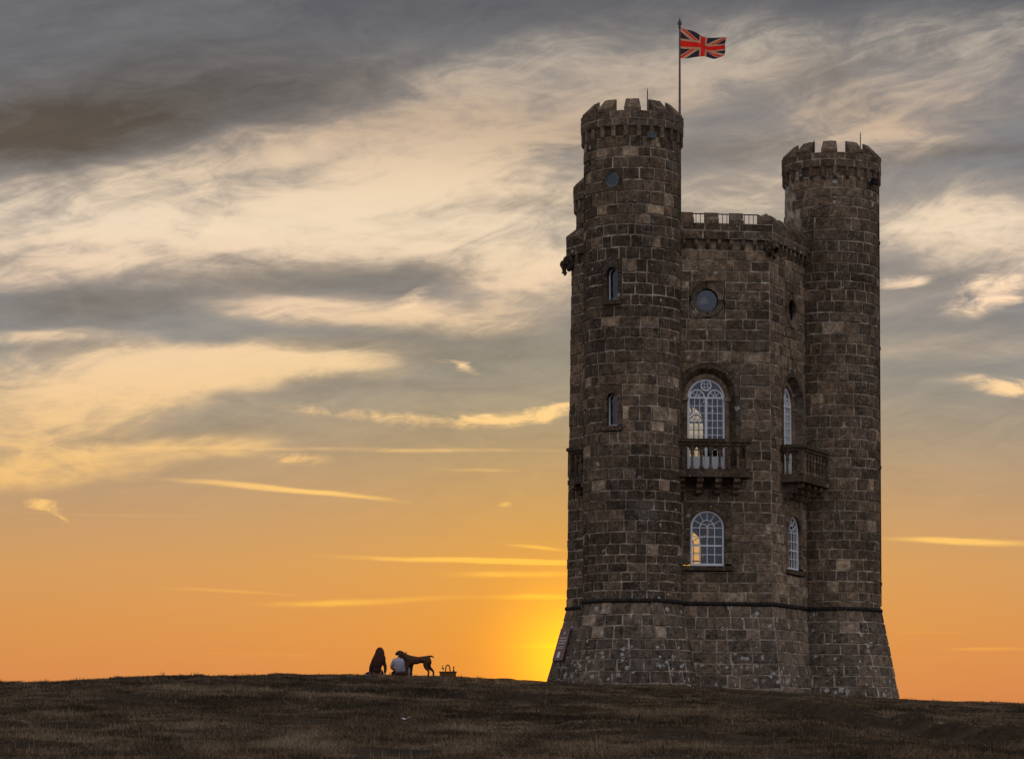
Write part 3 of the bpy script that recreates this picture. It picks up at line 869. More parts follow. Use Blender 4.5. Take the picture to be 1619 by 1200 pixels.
rf.add(p + [q + Vector((0, 0, .06)) for q in p], [(0, 1, 2, 3, 4, 5), (6, 7, 8, 9, 10, 11)] + [(i, (i + 1) % 6, 6 + (i + 1) % 6, 6 + i) for i in range(6)])
obj('roof', rf, M_LEAD, tower)

# ---- parapet of the body
OV = .18
kk = hk(17.9)
def hexring(ro, ri, z0, z1, mb):
    o = [HO + (HV[i] - HO).normalized() * ro for i in range(6)]; n = [HO + (HV[i] - HO).normalized() * ri for i in range(6)]
    vs = [Vector((q.x, q.y, z)) for z in (z0, z1) for q in o + n]
    fs = []
    for i in range(6):
        j = (i + 1) % 6
        fs += [(i, j, 12 + j, 12 + i), (6 + j, 6 + i, 18 + i, 18 + j), (j, i, 6 + i, 6 + j), (12 + i, 12 + j, 18 + j, 18 + i)]
    mb.add(vs, fs, .3)
pr = MB(); RO = HS * kk + (OV) / math.cos(R(30)); RI = HS * kk - .16
hexring(RO, RI, ZP['band'] + .01, ZP['sill'] - .012, pr)
obj('parapet', pr, M_MORTAR, tower)
for i in range(6):
    F = FACES[i]
    PP = lambda a, d, z, F=F: F.P(a, d, 17.9) * 1 + Vector((0, 0, z - 17.9))
    half = (HS / 2 * kk + OV * math.tan(R(30))) / kk
    for z0, z1 in ((ZP['band'], ZP['mid']), (ZP['mid'], ZP['sill'])):
        x = -half
        while x < half - 1e-6:
            w = RNG.uniform(.55, .95)
            if half - x - w < .4: w = half - x
            c = PP(x + w / 2, 0, z0)
            if not in_turret(c, .3): block(PP, x, x + w, z0, z1, RNG.uniform(.12, .42), 1, OV + RNG.uniform(.008, .02), .012, OV - .1)
            x += w
    prof = [(OV + .012, ZP['sill'] - .01), (OV + .012, 18.30), (-.10, 18.60), (-.15, 18.60), (-.15, ZP['sill'] - .01)]
    for c in (-1.64, -.74, .16, 1.06):
        if in_turret(PP(c, 0, 18.2), .1): continue
        m = MB(); w = .245
        m.prism(prof, c - w, c + w, lambda d, a, z: PP(a, d, z), RNG.uniform(.25, .45))
        obj('merlon', m, M_STONE, tower)
    for q in range(11):
        c = -2.13 + .427 * q
        if in_turret(PP(c, .1, 17.4), .05): continue
        m = MB()
        m.prism([(-.03, 17.63), (OV - .01, 17.63), (OV - .01, 17.48), (OV - .06, 17.40), (.02, 17.31), (-.03, 17.31)], c - .062, c + .062, lambda d, a, z: PP(a, d, z), RNG.uniform(.25, .6))
        obj('corbel', m, M_STONE, tower)
for i in (1, 3, 5):                               # merlons that turn the free corners
    m = MB()
    u = (HV[i] - HO).normalized()
    Fa, Fb = FACES[i - 1], FACES[i]
    def cp(F, a, d, z):
        q = F.P(a, d, 17.9); return Vector((q.x, q.y, z))
    ro_, ri_ = (OV + .012), -.12
    ca = HS / 2
    oc = HO + u * (HS * kk + ro_ / math.cos(R(30))); ic = HO + u * (HS * kk + ri_ / math.cos(R(30)))
    zb_, zf, zt = ZP['sill'] - .01, 18.28, 18.60
    A0, A1 = cp(Fa, ca - .42, ro_, zb_), cp(Fa, ca - .42, ri_, zb_)
    B0, B1 = cp(Fb, -ca + .42, ro_, zb_), cp(Fb, -ca + .42, ri_, zb_)
    up = lambda q, z: Vector((q.x, q.y, z))
    vs = [A0, up(oc, zb_), B0, A1, up(ic, zb_), B1, up(A0, zf), up(oc, zf + .06), up(B0, zf), up(A1, zt - .12), up(ic, zt + .02), up(B1, zt - .12)]
    m.add(vs, [(0, 1, 7, 6), (1, 2, 8, 7), (3, 4, 10, 9)[::-1], (4, 5, 11, 10)[::-1], (6, 7, 10, 9), (7, 8, 11, 10), (0, 6, 9, 3), (2, 5, 11, 8), (0, 3, 4, 1), (1, 4, 5, 2)], .32)
    obj('merlon', m, M_STONE, tower)

# railing round the roof inside the parapet
rl = MB()
rp = [HO + (HV[i] - HO).normalized() * (HS * kk - .62) for i in range(6)]
for i in range(6):
    a, b = rp[i], rp[(i + 1) % 6]
    rl.tube([a + Vector((0, 0, 18.64)), b + Vector((0, 0, 18.64))], .022, 6)
    rl.tube([a + Vector((0, 0, 17.95)), b + Vector((0, 0, 17.95))], .015, 6)
    n = int((b - a).length / .15)
    for k in range(n):
        q = a + (b - a) * (k / n)
        rl.tube([q + Vector((0, 0, 17.75)), q + Vector((0, 0, 18.64))], .013 if k else .024, 5)
obj('roof_railing', rl, M_IRON, tower)

# ---- moulded string course that runs round the whole tower above the battered base
sc_ = MB()
zc = ZB + .04
sc_.tube([HO + (HV[i] - HO) * hk(zc) + Vector((0, 0, zc)) for i in range(6)], .085, 10, .12, True)
for t in TUR.values():
    n = 40
    sc_.tube([(t.c.x + (t.r0 + .02) * math.cos(2 * math.pi * k / n), t.c.y + (t.r0 + .02) * math.sin(2 * math.pi * k / n), zc) for k in range(n)], .08, 10, .12, True)
obj('string_course', sc_, M_DARKSTONE, tower, True)

# ---- round turrets
def turret(key, zoff, mode, phase, win):
    t = TUR[key]; P = t.P
    mort = MB()
    th = R(-113.7)
    a_c = th * t.r0
    holes = []
    if win:
        holes = [(a_c - .36, a_c + .36, 15.05, 16.60), (a_c - .36, a_c + .36, 10.80, 12.38), (a_c - .38, a_c + .38, 18.90, 19.66)]
    br = [z for h in holes for z in h[2:]]
    circ = 2 * math.pi * t.r0
    zs = levels(1.2, ZB, [], .33, .43)[:-1] + levels(ZB, t.zt, br, .30, .43)
    skip = lambda c: False
    def inside(c):
        # buried in the body of the tower
        for F in FACES:
            if (c - F.mid).dot(F.n) > -.5: return False
        return True
    courses(P, -math.pi * 1.5 * t.r0, -math.pi * 1.5 * t.r0 + circ, zs, holes, mode, mort, wrap=True, skip=inside, nm=2, seg=.33)
    # the head: overhanging band on corbels, wedge-topped merlons
    z = lambda v: v + zoff
    Ro = t.r1 + .118
    o = obj('turret', mort, M_MORTAR, tower)
    hd = MB()
    hd.lathe(t.c.x, t.c.y, [(Ro - .42, z(20.9)), (Ro - .005, z(21.06) + .012), (Ro - .005, z(21.57) - .012), (Ro - .42, z(21.57)), (Ro - .42, z(20.9))], 44, tint=.3)
    hd.lathe(t.c.x, t.c.y, [(.01, z(21.0)), (t.r1 - .05, z(21.0)), (t.r1 - .05, z(21.06)), (.01, z(21.1))], 32, tint=.3)
    obj('turret_head', hd, M_MORTAR, tower)
    PB = lambda a, d, zz: Vector((t.c.x + (Ro + d) * math.cos(a / Ro), t.c.y + (Ro + d) * math.sin(a / Ro), zz))
    for z0, z1 in ((z(21.06), z(21.31)), (z(21.31), z(21.57))):
        x = RNG.uniform(0, .6); end = x + 2 * math.pi * Ro
        while x < end - 1e-6:
            w = RNG.uniform(.45, .72)
            if end - x - w < .35: w = end - x
            block(PB, x, x + w, z0, z1, RNG.uniform(.18, .48), 2, RNG.uniform(.004, .014), .012, -.1)
            x += w
    for k in range(11):
        c = R(phase - 90 + k * 360 / 11)
        m = MB(); hw = R(9.3); n = 5; vs = []; fs = []
        prof = [(Ro + .008, z(21.56)), (Ro + .008, z(21.66)), (Ro - .37, z(22.03)), (Ro - .42, z(22.04)), (Ro - .42, z(21.56))]
        for q in range(n + 1):
            a = c - hw + 2 * hw * q / n
            for r_, zz in prof: vs.append((t.c.x + r_ * math.cos(a), t.c.y + r_ * math.sin(a), zz + RNG.uniform(-.012, .012)))
        for q in range(n):
            for e in range(4): fs.append((q * 5 + e, (q + 1) * 5 + e, (q + 1) * 5 + e + 1, q * 5 + e + 1))
        fs += [(0, 1, 2, 3, 4), tuple(n * 5 + e for e in (4, 3, 2, 1, 0))]
        m.add(vs, fs, RNG.uniform(.25, .52))
        obj('merlon', m, M_STONE, tower)
    for k in range(25):
        c = R(phase - 90 + 7 + k * 14.4); m = MB()
        prof = [(t.r1 - .06, z(21.055)), (Ro - .012, z(21.055)), (Ro - .012, z(20.72)), (t.r1 + .01, z(20.60)), (t.r1 - .06, z(20.60))]
        tx = Vector((-math.sin(c), math.cos(c), 0)); rx = Vector((math.cos(c), math.sin(c), 0))
        m.prism(prof, -.068, .068, lambda r_, a, zz: t.c + rx * r_ + tx * a + Vector((0, 0, zz)), RNG.uniform(.2, .62))
        obj('corbel', m, M_STONE, tower)
    if not win: return
    rx = Vector((math.cos(th), math.sin(th), 0)); tx = Vector((-math.sin(th), math.cos(th), 0))
    for z0, z1 in ((15.24, 16.32), (11.00, 12.10)):
        Q = Plane(t.c + rx * t.r((z0 + z1) / 2), tx, rx).P
        w = .205
        zsp = z1 - w
        for sx in (-1, 1):
            for a, b in ((z0, (z0 + zsp) / 2), ((z0 + zsp) / 2, zsp)):
                piece(Q, [(sx * w, a + .01), (sx * .345, a + .01), (sx * .345, b - .01), (sx * w, b - .01)], -.5, .012, RNG.uniform(.1, .25))
            pts = [(sx * w * math.cos(math.pi / 2 * q / 6), zsp + .01 + w * math.sin(math.pi / 2 * q / 6)) for q in range(7)]
            piece(Q, pts + [(sx * .008, z1 + .25), (sx * .345, z1 + .25), (sx * .345, zsp + .01)], -.5, .015, RNG.uniform(.08, .2))
        piece(Q, [(-.37, z0 - .17), (.37, z0 - .17), (.37, z0 - .01), (-.37, z0 - .01)], -.5, .09, .1)
        f = MB(); d = -.27
        f.prism([(-w, z0), (-w + .035, z0), (-w + .035, zsp), (-w, zsp)], d, d + .06, Q)
        f.prism([(w - .035, z0), (w, z0), (w, zsp), (w - .035, zsp)], d, d + .06, Q)
        f.prism([(-w + .035, z0), (w - .035, z0), (w - .035, z0 + .05), (-w + .035, z0 + .05)], d, d + .07, Q)
        ringbar(f, Q, 0, zsp, w - .035, w, 0, math.pi, d, d + .06, 10)
        o2 = obj('slit_window', f, M_WHITE, tower)
        pane(Q, [(-w + .03, z0 + .04), (w - .03, z0 + .04)] + arch_pts(w - .03, zsp, 8), d + .03, o2)
    Q = Plane(t.c + rx * t.r(19.28), tx, rx).P
    for k in range(4):
        a0, a1 = math.pi / 2 * k + .03, math.pi / 2 * (k + 1) - .03
        am = (a0 + a1) / 2
        sx, sz = (1 if math.cos(am) > 0 else -1), (1 if math.sin(am) > 0 else -1)
        piece(Q, arch_pts(.245, 19.28, 6, a0, a1) + ([(sx * .012, 19.28 + sz * .37), (sx * .37, 19.28 + sz * .37), (sx * .37, 19.28 + sz * .012)] if k % 2 == 0 else [(sx * .37, 19.28 + sz * .012), (sx * .37, 19.28 + sz * .37), (sx * .012, 19.28 + sz * .37)]), -.4, .02, RNG.uniform(.12, .3))
    window_round(Q, .25, 19.28, -.07, tower, material=M_STEEL)
turret('A', 0.0, 'old', 1.0, True)
turret('C', -.22, 'plain', -6.0, False)
turret('E', -.50, 'plain', 4.0, False)
obj('body_wall', body, M_MORTAR, tower)
# turret drums seen through their openings stay dark inside
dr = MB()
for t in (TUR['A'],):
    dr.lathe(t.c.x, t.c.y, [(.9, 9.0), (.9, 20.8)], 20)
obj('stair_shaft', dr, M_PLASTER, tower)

# ---- beasts carved at the free corners
def skin(verts, edges, rads, sub=2, root=0):
    me = bpy.data.meshes.new('tmp'); me.from_pydata(verts, edges, [])
    o = bpy.data.objects.new('tmp', me); COL.objects.link(o)
    o.modifiers.new('s', 'SKIN').use_smooth_shade = True
    for i, v in enumerate(me.skin_vertices[0].data):
        r = rads[i]; v.radius = r if hasattr(r, '__len__') else (r, r)
        v.use_root = (i == root)
    if sub: 
        q = o.modifiers.new('u', 'SUBSURF'); q.levels = sub; q.render_levels = sub
    dg = bpy.context.evaluated_depsgraph_get(); dg.update()
    out = bpy.data.meshes.new_from_object(o.evaluated_get(dg))
    mb = MB(); mb.add([v.co.copy() for v in out.vertices], [tuple(p.vertices) for p in out.polygons])
    bpy.data.objects.remove(o); bpy.data.meshes.remove(me); bpy.data.meshes.remove(out)
    return mb
for i in (1, 3, 5):
    u = (HV[i] - HO).normalized(); c = HO + u * (HS * kk - .12); w = Vector((-u.y, u.x, 0))
    zb_ = 17.38
    def q(a, s, z): return tuple(c + u * a * .78 + w * s + Vector((0, 0, zb_ + z)))
    vs = [q(0, 0, .10), q(.22, 0, .08), q(.42, 0, .04), q(.52, 0, .12), q(.60, 0, -.06), q(.54, 0, -.26), q(.46, 0, -.42), q(.34, .18, .26), q(.34, -.18, .26), q(.30, .16, -.24), q(.30, -.16, -.24), q(.68, 0, .02)]
    mb = skin(vs, [(0, 1), (1, 2), (2, 3), (2, 4), (4, 5), (5, 6), (2, 7), (2, 8), (1, 9), (1, 10), (4, 11)], [.19, .20, .21, .12, .13, .10, .05, .07, .07, .08, .08, .06], 2)
    mb.v = [tuple(Vector(v) + Vector((1, 1, 1)) * mnoise.noise(Vector(v) * 11) * .045) for v in mb.v]
    mb.t = [.12] * len(mb.v)
    obj('gargoyle', mb, M_STONE, tower, False)

# ---- lightning conductor tape and clips down the right-hand turret
t = TUR['C']; m = MB(); ca = R(-4)
pp = [Vector((t.c.x + (t.r(z) + .03) * math.cos(ca), t.c.y + (t.r(z) + .03) * math.sin(ca), z)) for z in (5.3, 7, 9, 11, 13, 15, 17, 19, 20.4)]
m.tube(pp, .022, 6)
for z in (6.1, 10.3, 14.6, 18.4):
    m.box((t.c.x + (t.r(z) + .03) * math.cos(ca), t.c.y + (t.r(z) + .03) * math.sin(ca), z), (.04, .05, .06))
obj('conductor_tape', m, M_IRON, tower)
for (c, a, z0, h) in ((TUR['A'], -68, 21.9, .48), (TUR['C'], -48, 21.7, .50), (TUR['C'], -118, 21.6, .28)):
    r_ = c.r1 - .22
    p = Vector((c.c.x + r_ * math.cos(R(a)), c.c.y + r_ * math.sin(R(a)), z0 - .6))
    m = MB(); m.tube([p, p + Vector((0, 0, .6 + h - .1)), p + Vector((0, 0, .6 + h))], [.018, .016, .006], 6)
    obj('lightning_rod', m, M_IRON, tower)

# ---- which stones show: the 300 largest in view are objects, the rest is joined
allv, allf = [], []
for vs, fs, _ in STONES:
    o = len(allv); allv += vs; allf += [tuple(i + o for i in f) for f in fs]
bvh = BVHTree.FromPolygons([tuple(v) for v in allv], allf)
score = []
for k, (vs, fs, _) in enumerate(STONES):
    cen = sum((Vector(v) for v in vs), Vector()) / len(vs)
    xs = [v[0] / v[1] for v in vs]; zs = [v[2] / v[1] for v in vs]
    area = (max(xs) - min(xs)) * (max(zs) - min(zs))
    # look at the outermost part of the stone
    d = cen.normalized(); hit = bvh.ray_cast(Vector((0, 0, 0)), d)
    ok = hit[0] is not None and (hit[0] - cen).length < .45 and cen.z > gz1(cen.x, cen.y) + .1
    score.append((area if ok else 0, k))
score.sort(reverse=True)
chosen = {k for a, k in score[:300] if a > 0}
rest = MB()
for k, (vs, fs, ti) in enumerate(STONES):
    if k in chosen:
        m = MB(); m.add(vs, fs, ti); obj('stone', m, M_STONE, tower)
    else: rest.add(vs, fs, ti)
so = obj('stonework', rest, M_STONE, tower); so['kind'] = 'stuff'

# ------------------------------------------------------------------ things fixed to or standing by the tower
# information board on the battered base
F = FACES[5]
def SP(a, d, z): return F.P(a, d, z)
s0 = -HS / 2 + .10
sign = thing('information_sign', F.P(s0 + .3, .1, 3.3), 'brown information board with white lettering on the sloping base beside the low sun', 'sign')
def board_fn(h, b, nt):
    pos = h.n('ShaderNodeNewGeometry').outputs['Position']
    c = h.mix(h.noise(pos, 6, 3), (.17, .085, .075, 1), (.23, .12, .11, 1))
    nt.links.new(c, b.inputs['Base Color']); b.inputs['Roughness'].default_value = .5
M_BOARD = mat('brown_board', board_fn)
m = MB(); m.prism([(s0, 3.28), (s0 + .58, 3.28), (s0 + .58, 4.42), (s0, 4.42)], .05, .10, SP)
obj('board', m, M_BOARD, sign)
m = MB()
rr = random.Random(3)
for z, w_, n in ((4.06, .34, .03), (3.96, .42, .035), (3.87, .38, .03), (3.76, .34, .018), (3.71, .36, .018)):
    x = s0 + .09
    while x < s0 + .09 + w_:
        l = rr.uniform(.02, .06); m.prism([(x, z), (x + l, z), (x + l, z + n), (x, z + n)], .1005, .103, SP); x += l + .014
m.prism([(s0 + .27, 4.20), (s0 + .33, 4.20), (s0 + .33, 4.27), (s0 + .305, 4.33), (s0 + .27, 4.27)], .1005, .103, SP)
m.prism([(s0 + .20, 3.38), (s0 + .36, 3.38), (s0 + .36, 3.54), (s0 + .28, 3.62), (s0 + .20, 3.54)], .1005, .103, SP)
obj('lettering', m, M_PAPER, sign)

# floodlights under two of the turret battlements
def flood(t, ang_, z, label, pale):
    a = R(ang_); rx = Vector((math.cos(a), math.sin(a), 0)); tx = Vector((-math.sin(a), math.cos(a), 0))
    c = t.c + rx * (t.r1 + .20) + Vector((0, 0, z))
    o = thing('floodlight', c, label, 'floodlight', 'floodlights under the battlements')
    fn = lambda p, s, zz: c + rx * p + tx * s + Vector((0, 0, zz))
    m = MB(); m.prism([(-.02, .10), (.11, .08), (.06, -.11), (.0, -.13), (-.10, .0)], -.15, .15, fn); obj('housing', m, M_STEEL if pale else M_IRON, o)
    m = MB(); m.prism([(.113, .05), (.120, .05), (.072, -.11), (.064, -.11)], -.11, .11, fn); obj('lens', m, M_STEEL if pale else M_GLASS, o)
    m = MB(); m.tube([c - rx * .38 + Vector((0, 0, .02)), c - rx * .06], .025, 6); obj('arm', m, M_IRON, o)
flood(TUR['A'], -69, 20.72, 'small pale floodlight under the battlements of the tallest turret', True)
flood(TUR['C'], -38, 20.42, 'small black floodlight under the battlements of the lower front turret', False)

# lamp seen through the round window
lp = FACES[0].P(0.02, -.95, 14.14)
lamp = thing('floor_lamp', lp, 'pale shaded lamp on a thin stand behind the round window', 'lamp')
m = MB(); m.lathe(lp.x, lp.y, [(.0, 14.14), (.16, 14.14), (.14, 14.18), (.015, 14.2), (.012, 15.6)], 12); obj('stand', m, M_STEEL, lamp)
m = MB(); m.lathe(lp.x, lp.y, [(.20, 15.58), (.17, 15.68), (.10, 15.82), (.04, 15.85)], 16); obj('lamp_shade', m, M_SHADE, lamp, True)

# flag and pole
px_, py_ = .545, 95.0
pole = thing('flagpole', (px_, py_, 17.81), 'tall thin flagpole with a pointed finial rising above the tower roof', 'flagpole')
m = MB(); m.tube([(px_, py_, 17.81), (px_, py_, 21), (px_, py_, 25.3)], [.055, .048, .028], 10); obj('pole', m, M_POLE, pole, True)
m = MB(); m.lathe(px_, py_, [(.0, 25.28), (.05, 25.30), (.03, 25.36), (.075, 25.44), (.06, 25.52), (.02, 25.60), (.0, 25.68)], 12); obj('finial', m, M_POLE, pole, True)
def flag_fn(h, b, nt):
    uv = h.n('ShaderNodeUVMap').outputs[0]
    s = h.n('ShaderNodeSeparateXYZ'); nt.links.new(uv, s.inputs[0])
    x = h.math('MULTIPLY', h.math('SUBTRACT', s.outputs[0], .5), 60.0); y = h.math('MULTIPLY', h.math('SUBTRACT', s.outputs[1], .5), 30.0)
    ax, ay = h.math('ABSOLUTE', x), h.math('ABSOLUTE', y)
    blue, white, red = (.022, .022, .060, 1), (.30, .25, .23, 1), (.42, .018, .016, 1)
    # distance to the two diagonals of a 60 x 30 flag
    d1 = h.math('DIVIDE', h.math('SUBTRACT', x, h.math('MULTIPLY', y, 2.0)), 2.236)
    d2 = h.math('DIVIDE', h.math('ADD', x, h.math('MULTIPLY', y, 2.0)), 2.236)
    w = h.math('LESS_THAN', h.math('MINIMUM', h.math('ABSOLUTE', d1), h.math('ABSOLUTE', d2)), 3.0)
    c = h.mix(w, blue, white)
    def band(v, lo, hi): return h.math('MULTIPLY', h.math('GREATER_THAN', v, lo), h.math('LESS_THAN', v, hi))
    right = h.math('GREATER_THAN', x, 0.0); left = h.math('SUBTRACT', 1.0, right)
    top = h.math('GREATER_THAN', y, 0.0); bot = h.math('SUBTRACT', 1.0, top)
    r1 = h.math('ADD', h.math('MULTIPLY', right, band(d1, 0, 2)), h.math('MULTIPLY', left, band(d1, -2, 0)))
    r1 = h.math('MULTIPLY', r1, h.math('GREATER_THAN', h.math('MULTIPLY', x, y), 0.0))
    r2 = h.math('ADD', h.math('MULTIPLY', right, band(d2, -2, 0)), h.math('MULTIPLY', left, band(d2, 0, 2)))
    r2 = h.math('MULTIPLY', r2, h.math('LESS_THAN', h.math('MULTIPLY', x, y), 0.0))
    c = h.mix(h.math('MAXIMUM', r1, r2), c, red)
    cw = h.math('MAXIMUM', h.math('LESS_THAN', ax, 5.0), h.math('LESS_THAN', ay, 5.0))
    c = h.mix(cw, c, white)
    cr = h.math('MAXIMUM', h.math('LESS_THAN', ax, 3.0), h.math('LESS_THAN', ay, 3.0))
    c = h.mix(cr, c, red)
    nt.links.new(c, b.inputs['Base Color']); b.inputs['Roughness'].default_value = .9
    tl = h.n('ShaderNodeBsdfTranslucent'); nt.links.new(c, tl.inputs[0])
    mx = h.n('ShaderNodeMixShader'); mx.inputs[0].default_value = .55
    nt.links.new(b.outputs[0], mx.inputs[1]); nt.links.new(tl.outputs[0], mx.inputs[2])
    nt.links.new(mx.outputs[0], nt.nodes['Material Output'].inputs[0])
M_FLAG = mat('flag_cloth', flag_fn)
nu, nv = 40, 20
L, H = 1.60, 1.0
vs, fs = [], []
for j in range(nv + 1):
    for i in range(nu + 1):
        u, v = i / nu, j / nv
        droop = -.46 * u + .16 * u * u + .02 * math.sin(u * 9)
        y_ = 0; h_ = H * (1.02 - .46 * u + .05 * math.sin(u * 8 + 1))
        zt = 25.30 + droop * 1.35
        z = zt - h_ * (1 - v)
        y = .17 * u ** .6 * math.sin(u * 9.5 + v * 2.2) + .06 * u * math.sin(u * 19 + v * 5)
        x = px_ + .03 + L * u - .08 * u * (1 - v) + .02 * math.sin(v * 7) * u
        vs.append((x, py_ + y, z))
for j in range(nv):
    for i in range(nu):
        k = j * (nu + 1) + i; fs.append((k, k + 1, k + nu + 2, k + nu + 1))
m = MB(); m.add(vs, fs)
flag = obj('flag', m, M_FLAG, None, True, None, False)
uvl = flag.data.uv_layers.new(name='UVMap')
for lo in flag.data.loops:
    k = lo.vertex_index; uvl.data[lo.index].uv = ((k % (nu + 1)) / nu, (k // (nu + 1)) / nv)
tag(flag, 'red, white and blue national flag blowing from the pole above the tower', 'flag')

# ------------------------------------------------------------------ the picnic
PD = 80.0; PX = PD / FOC
def pw(px, py, dy=0.0): return Vector(((px - 1050) * PX, PD + dy, (1190 - py) * PX))
def chain(spec):
    """spec: name -> (px, py, depth, radius, parent)"""
    names = list(spec); vs = [tuple(pw(*spec[n][:3])) for n in names]
    ed = [(names.index(spec[n][4]), names.index(n)) for n in names if spec[n][4]]
    return skin(vs, ed, [spec[n][3] for n in names], 2)
def fingers(sp, hand, px, py, dep, sx, dirz=1.0, fwd=.0):
    for k, (o_, l_) in enumerate(((-1.3, 3.6), (-.45, 4.3), (.45, 4.1), (1.3, 3.1))):
        sp[f'{hand}f{k}'] = (px + o_ * .9, py + l_ * .45 * dirz, dep + fwd * .5, .011, hand)
        sp[f'{hand}g{k}'] = (px + o_ * 1.15, py + l_ * .8 * dirz, dep + fwd, .008, f'{hand}f{k}')
    sp[f'{hand}t'] = (px + sx * 2.3, py + .8 * dirz, dep + .02, .011, hand)
    sp[f'{hand}u'] = (px + sx * 3.0, py + 1.9 * dirz, dep + .03, .009, f'{hand}t')

gy = lambda px: 1190 - gz1((px - 1050) * PX, PD) / PX      # ground line in the same units
G1 = gy(597); dW = G1 - 1065.5
# woman with long loose hair
sp = {'pelvis': (595, 1060, 0, .145, None), 'waist': (595.6, 1053, .0, .115, 'pelvis'), 'chest': (598, 1044, .02, .14, 'waist'), 'neck': (599.8, 1036, .04, .06, 'chest'),
      'skull': (600.2, 1028.5, .06, .085, 'neck'), 'crown': (600.4, 1024.8, .05, .075, 'skull'), 'face': (600.2, 1029.5, .13, .05, 'skull'), 'nose': (600.2, 1030, .175, .018, 'face'),
      'sl': (590.5, 1041, .02, .065, 'chest'), 'el': (586.6, 1051, -.02, .045, 'sl'), 'wl': (585, 1059.5, .06, .03, 'el'), 'hl': (584.6, 1062.4, .09, .026, 'wl'),
      'sr': (606.4, 1041.5, .02, .062, 'chest'), 'er': (609.6, 1051.5, -.03, .036, 'sr'), 'wr': (608.8, 1061, -.05, .027, 'er'), 'hr': (608.5, 1063.4, -.04, .024, 'wr'),
      'tl': (592, 1061, .16, .10, 'pelvis'), 'kl': (582.5, 1061.5, .34, .07, 'tl'), 'al': (577, 1063, .10, .045, 'kl'), 'fl': (574.2, 1063.8, .02, .035, 'al'),
      'tr': (600, 1061, .20, .10, 'pelvis'), 'kr': (598, 1062, .52, .065, 'tr'), 'ar': (589, 1063.5, .62, .042, 'kr'), 'fr': (586, 1064, .66, .032, 'ar')}
fingers(sp, 'hl', 584.6, 1062.4, .09, 1, .5, .03); fingers(sp, 'hr', 608.5, 1063.4, -.04, -1, .5, -.03)
sp = {k: (v[0], v[1] + dW, v[2], v[3], v[4]) for k, v in sp.items()}
woman = tag(obj('person', chain(sp), M_SKIN, None, True), 'person with long loose brown hair in dark clothes sitting on the crest, facing the sunset', 'person', 'people sitting on the hill')
def cloth(keys, grow, sp, m, parent, name, fixp=None):
    q = {k: sp[k] for k in keys}
    q = {k: (v[0], v[1], v[2], v[3] + grow, (v[4] if v[4] in q else None)) for k, v in q.items()}
    return obj(name, chain(q), m, parent, True)
cloth(['pelvis', 'waist', 'chest', 'neck', 'sl', 'el', 'sr', 'er', 'wl', 'wr'][:3] + ['sl', 'el', 'wl', 'sr', 'er', 'wr'], .014, sp, M_DRESS, woman, 'jumper')
cloth(['pelvis', 'tl', 'kl', 'al', 'tr', 'kr', 'ar'], .018, sp, M_TROUS, woman, 'trousers')
hm = MB(); rows = [(1020.0, 599.6, 601.2, .02), (1021.0, 597.2, 603.6, .07), (1023.4, 595.0, 605.8, .11), (1027, 593.6, 607.2, .125), (1031, 592.0, 608.4, .125), (1036, 590.2, 609.4, .12), (1041, 588.6, 609.0, .11), (1046, 588.8, 606.4, .095), (1050, 590, 603.4, .08), (1053.5, 592.2, 601.0, .05)]
n = 26; vs = []; fs = []
for j, (y, a, b, dp) in enumerate(rows):
    for k in range(n):
        q = 2 * math.pi * k / n
        cx = (a + b) / 2; rx_ = (b - a) / 2
        back = -1 if math.sin(q) < 0 else 1
        rip = 1 + .07 * math.sin(k * 3.1 + j * .9) + .05 * math.sin(k * 5.3 - j * 1.7)
        dd = (.03 if j < 6 else .0) + dp * math.sin(q) * rip - (.03 if j > 3 else 0)
        vs.append(tuple(pw(cx + rx_ * math.cos(q) * rip, y + dW + .8 * math.sin(k * 2.3), dd - .03)))
for j in range(len(rows) - 1):
    for k in range(n): fs.append((j * n + k, j * n + (k + 1) % n, (j + 1) * n + (k + 1) % n, (j + 1) * n + k))
fs.append(tuple(range(n))); fs.append(tuple((len(rows) - 1) * n + k for k in range(n)))
hm.add(vs, fs); obj('hair', hm, M_HAIR, woman, True)

# man in a pale shirt, behind the dog's head
dM = gy(630) - 1066; b0 = .55
sp = {'pelvis': (631, 1061, b0, .165, None), 'waist': (630.5, 1054, b0 - .02, .155, 'pelvis'), 'chest': (629.5, 1044, b0, .165, 'waist'), 'neck': (628.5, 1036, b0 + .08, .065, 'chest'),
      'skull': (630.6, 1030.5, b0 + .18, .083, 'neck'), 'crown': (631, 1027.4, b0 + .2, .076, 'skull'), 'face': (630.6, 1032, b0 + .22, .055, 'skull'), 'nose': (630.6, 1032.4, b0 + .29, .02, 'face'),
      'sl': (621, 1040.5, b0, .075, 'chest'), 'el': (615.6, 1052, b0 + .02, .052, 'sl'), 'wl': (621.5, 1055, b0 + .20, .034, 'el'), 'hl': (624, 1055.4, b0 + .27, .03, 'wl'),
      'sr': (638.6, 1040.5, b0, .075, 'chest'), 'er': (642.2, 1052, b0 - .03, .052, 'sr'), 'wr': (643.5, 1061.5, b0 - .02, .034, 'er'), 'hr': (643.6, 1064, b0, .03, 'wr'),
      'tl': (626, 1061, b0 + .2, .10, 'pelvis'), 'kl': (615.5, 1060.5, b0 + .42, .075, 'tl'), 'al': (622, 1064, b0 + .62, .05, 'kl'), 'fl': (627, 1064.5, b0 + .68, .04, 'al'),
      'tr': (636, 1061, b0 + .2, .10, 'pelvis'), 'kr': (644.5, 1060.5, b0 + .46, .075, 'tr'), 'ar': (637, 1064, b0 + .66, .05, 'kr'), 'fr': (632, 1064.5, b0 + .74, .04, 'ar')}
fingers(sp, 'hl', 624, 1055.4, b0 + .27, 1, .5, .03); fingers(sp, 'hr', 643.6, 1064, b0, -1, .4, -.03)
